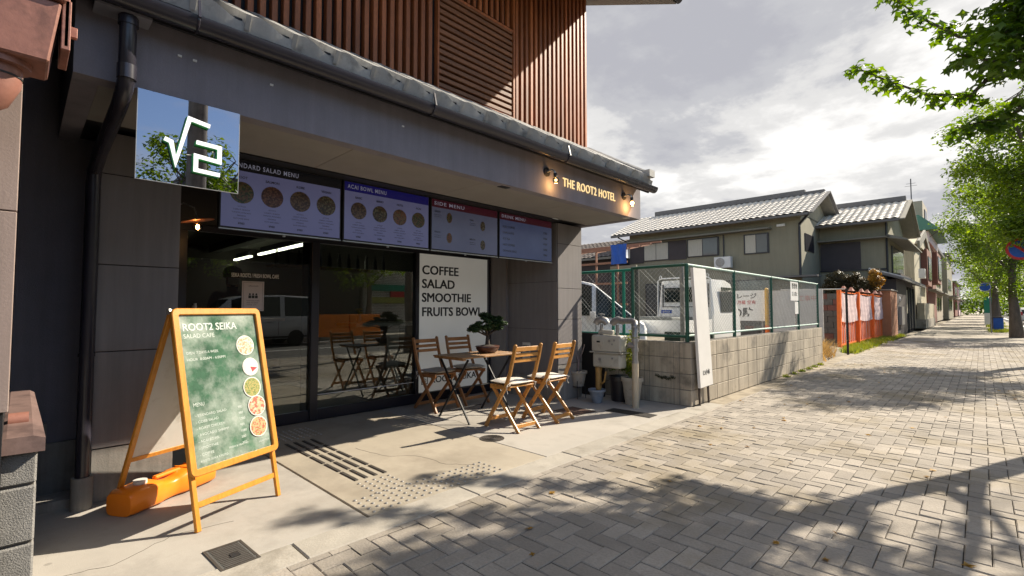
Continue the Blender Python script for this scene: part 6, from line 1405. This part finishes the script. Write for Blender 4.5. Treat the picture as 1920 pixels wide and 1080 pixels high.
wbox(-7.0, -3.05, 18.95, 19.12, 0, 1.71, 'wall_core', M_mortar, t)
for i, (x, y, s) in enumerate(((-2.95, 14.2, .16), (-2.8, 13.7, .10), (-3.15, 14.6, .13))):
    b = MB(); vs = []; 
    b.lathe((x, y, -.02), [(s * .8, 0), (s, s * .3), (s * .85, s * .7), (s * .4, s * .95), (.01, s)], 7, Matrix.Rotation(.3 * i, 4, 'Z')); tag(b.build('rubble_stone', M_mortar, bevel=.01), ('larger grey rubble stone by the rough lot edge', 'small rubble stone nearest the pavement', 'rubble stone among the dry weeds')[i], 'stone', 'rubble stones')
# ------------------------------------------------------------------ street signs and far details
def disc_sign(x, y, z, r_, label, cat, pole_x, nm, ring=.78, m0=None):
    t = thing(nm, label, cat, (pole_x, y, 0)); b = MB(); b.tube([(pole_x, y + .03, 0), (pole_x, y + .03, z + .35)], .03, 8); b.bar((pole_x, y + .03, z), (x, y + .03, z), .02, .02); b.build('pole', M_galv, t)
    X = Matrix.Rotation(PI / 2, 4, 'X')
    b = MB(); b.lathe((x, y, z), [(r_, -.004), (r_, .004)], 28, X); d_ = b.build('sign_disc', m0 or M_red, t)
    b = MB(); b.lathe((x, y - .006, z), [(r_ * ring, -.002), (r_ * ring, .002)], 28, X); b.build('blue_field', M_blue, d_); return t, d_
t, d_ = disc_sign(.60, 14.0, 2.40, .22, 'no parking sign, blue disc with red ring and slash, at the right edge', 'road sign', .98, 'no_parking_sign')
b = MB(); b.bar((.60 - .14, 13.988, 2.40 + .14), (.60 + .14, 13.988, 2.40 - .14), .006, .05, (0, 0, 1)); b.build('red_slash', M_red, d_)
t, d_ = disc_sign(.15, 34.0, 2.30, .22, 'small blue round path sign between the distant trees', 'road sign', .32, 'path_sign', .9, M_white)
t = thing('green_banner', 'green and white vertical banner among the far trunks', 'banner', (.35, 40, 0)); b = MB(); b.box(.10, .62, 40, 40.03, .5, 1.9); b.build('cloth', M_greenb, t); b = MB(); b.box(.10, .62, 39.985, 39.998, .3, .95); b.build('white_panel', M_white, t); b = MB(); b.tube([(.62, 40.02, 0), (.62, 40.02, 2.2)], .02, 6); b.build('pole', M_steel, t)
t = thing('blue_bin', 'dark blue bin beside the far tree trunks', 'bin', (.62, 37.0, 0)); b = MB(); b.box(.42, .80, 36, 36.4, 0, .72); b.build('bin_body', M_blue, t, bevel=.02); b = MB(); b.box(.40, .82, 35.98, 36.42, .725, .78); b.build('bin_lid', M_frame, t)
# utility poles and wires
def upole(x, y, label):
    t = thing('utility_pole', label, 'pole', (x, y, 0), 'concrete utility poles along the road'); b = MB(); b.tube([(x, y, -.1), (x, y, 9.5)], [.13, .09], 16); b.build('pole_shaft', M_plinth, t, smooth=50)
    b = MB(); b.box(x - .8, x + .8, y - .04, y + .04, 8.6, 8.7); b.box(x - .6, x + .6, y - .04, y + .04, 7.9, 8.0); b.build('cross_arm', M_galv, t); b = MB(); b.lathe((x + .3, y, 7.0), [(.2, 0), (.22, .05), (.22, .6), (.18, .65)], 14); b.build('transformer', M_galv, t, smooth=40)
    for dx in (-.75, 0, .75): b = MB(); b.lathe((x + dx, y, 8.7), [(.03, 0), (.05, .06), (.02, .12)], 8); b.build('insulator', M_white, t)
for i, y in enumerate((1.6, -32, 36, 70)): upole(1.42 if i < 2 else 10.2, y, ('concrete utility pole on the kerb beside the camera', 'concrete utility pole far behind on the kerb', 'concrete utility pole across the road opposite the houses', 'distant concrete utility pole across the road')[i])
t = thing('power_lines', 'bundle of black overhead power lines above the road', 'cables', (1.4, 1.6, 8.7))
def wire(p, q, sag=.5, r_=.012): 
    b = MB(); p = Vector(p); q = Vector(q); b.tube([p.lerp(q, s) - Vector((0, 0, sag * 4 * s * (1 - s))) for s in np.linspace(0, 1, 15)], r_, 4, False); b.build('cable', M_black, t)
for dx in (-.75, 0, .75): wire((1.42 + dx, -32, 8.8), (1.42 + dx, 1.6, 8.8)); wire((1.42 + dx, 1.6, 8.8), (10.2 + dx, 36, 8.8), .8); wire((10.2 + dx, 36, 8.8), (10.2 + dx, 70, 8.8))
for z in (5.2, 5.4, 5.6, 6.4): wire((1.42, -32, z), (1.42, 1.6, z + .1), .6, .02)
for z in (5.0, 5.4): wire((1.42, 1.6, z), (10.2, 20 + z, 6.6), 1.0, .02)
t = thing('street_cable', 'thin cable running from the brick building over the footway', 'cable', (-2.5, 48, 6)); b = MB(); b.tube([Vector((-2.6, 47.6, 6.6)).lerp(Vector((1.2, 30, 8.2)), s) - Vector((0, 0, 1.2 * s * (1 - s))) for s in np.linspace(0, 1, 12)], .022, 4, False); b.build('cable', M_black, t)
# ------------------------------------------------------------------ across the road
sh = thing('corner_shop', 'white ribbed shop across the road with green, red and olive stripes', 'building', (14, 5, 0))
wbox(12.6, 20, 12.7, 24, 0, 4.4, 'wall', M_white, sh)
for k in range(50): wbox(12.57, 12.6, 12.8, 23.9, .1 + k * .085, .1 + k * .085 + .03, 'rib', M_galv, sh)
wbox(12.4, 12.56, 12.7, 24, 2.15, 2.5, 'green_band', M_greenb, sh); wbox(12.4, 12.56, 14.0, 24, 1.83, 2.145, 'red_band', M_red, sh); o = wbox(12.4, 12.56, 12.7, 24, 1.5, 1.825, 'olive_band', mat('olive', (.30, .32, .08), .6), sh)
t = thing('office_block', 'beige building across the road left of the striped shop', 'building', (15, -8, 0)); wbox(12.8, 20, -16, 3.6, 0, 4.4, 'wall', M_beige, t)
for k in range(4):
    for z in (1.2, 2.85): f = wbox(12.74, 12.8, -14.5 + k * 4.4, -12 + k * 4.4, z, z + 1.5, 'window_frame', M_frame, t); wbox(12.72, 12.738, -14.4 + k * 4.4, -12.1 + k * 4.4, z + .1, z + 1.4, 'pane', M_houseglass, f)
t = thing('dark_house', 'dark two-storey house across the road between the office and the striped shop', 'house', (15, 8, 0)); wbox(12.9, 20, 3.8, 12.4, 0, 5.6, 'wall', M_shutter, t); wbox(12.6, 20.3, 3.7, 12.5, 5.61, 5.8, 'roof', M_ridge, t)
for k in range(3): f = wbox(12.84, 12.9, 4.6 + k * 2.6, 6.2 + k * 2.6, 3.2, 4.6, 'window_frame', M_frame, t); wbox(12.82, 12.838, 4.7 + k * 2.6, 6.1 + k * 2.6, 3.3, 4.5, 'pane', M_houseglass, f)
yy = 25
for i in range(5):
    L_ = rb.uniform(12, 20); H_ = rb.uniform(4, 7); t = thing('far_building', ('pale building across the road after the shop', 'second building across the road after the shop', 'middle building across the road', 'fourth building across the road', 'last building across the road')[i], 'building', (17, yy + L_ / 2, 0)); wbox(13.2, 21, yy, yy + L_, 0, H_, 'wall', cols[(i * 2 + 1) % 6], t); wbox(13.0, 21, yy - .2, yy + L_ + .2, H_ + .003, H_ + .3, 'roof', M_ridge, t)
    for k in range(3): f = wbox(13.14, 13.2, yy + 1.5 + k * 3.5, yy + 3.5 + k * 3.5, 1, 2.6, 'window_frame', M_frame, t); wbox(13.12, 13.138, yy + 1.6 + k * 3.5, yy + 3.4 + k * 3.5, 1.1, 2.5, 'pane', M_houseglass, f)
    yy += L_ + 2
t = thing('traffic_barrier', 'orange and white plastic road barrier across the road', 'barrier', (9.6, 2, 0))
for k in range(6): y0 = 2.5 + k * 1.55; b = MB(); b.prism([(-.22, 0), (.22, 0), (.12, .35), (.08, .95), (-.08, .95), (-.12, .35)], (y0, y0 + 1.5), lambda a, c, d: (9.75 + a, d, c)); b.build('barrier_unit', M_tank, t, bevel=.015)
make_car('silver_van', 'silver van parked on the far side of the road opposite the cafe', 'van', VAN, 1.7, M_carsilver, GV, (-1.35, 1.3), (8.1, 5.6, -.12), R(-90))
CAR = [(-2.0, .45, .85, .88, 0), (-1.95, .3, .88, .92, 0), (-1.6, .26, .9, 1.25, .1), (-1.2, .24, .9, 1.42, .16), (.1, .24, .9, 1.44, .16), (.95, .26, .88, .92, 0), (1.8, .28, .72, .75, 0), (1.95, .34, .62, .65, 0)]
GC = {'side': [(2, 3), (3, 4)], 'end': {'windscreen': (4, 5), 'rear_window': (1, 2)}, 'mirror': 4}
for i, (x, y, m, l_) in enumerate(((3.1, 62, M_carwhite, 'white car driving far down the road'), (3.0, 45, M_carsilver, 'silver car waiting on the near lane far down the road'), (7.4, 58, M_carwhite, 'white car on the far lane down the road'), (3.2, 80, mat('dark car paint', (.03, .03, .05), .25, .02, coat=.6), 'dark car farthest down the near lane'))):
    make_car('road_car', l_, 'car', CAR, 1.65, m, GC, (-1.3, 1.25), (x, y, -.12), R(90) if i != 2 else R(-90), 'cars on the road')
# far end of the street: wooded mass
V, F = leaf_cloud([(random.uniform(-3, 12), random.uniform(125, 150), random.uniform(.5, 6)) for _ in range(60)], 2.2, 6000, .6, 1, 77); o = mesh_np('far_trees', V, F, M_leaf2, None, kind='stuff'); tag(o, 'mass of distant green trees closing the street', 'trees')
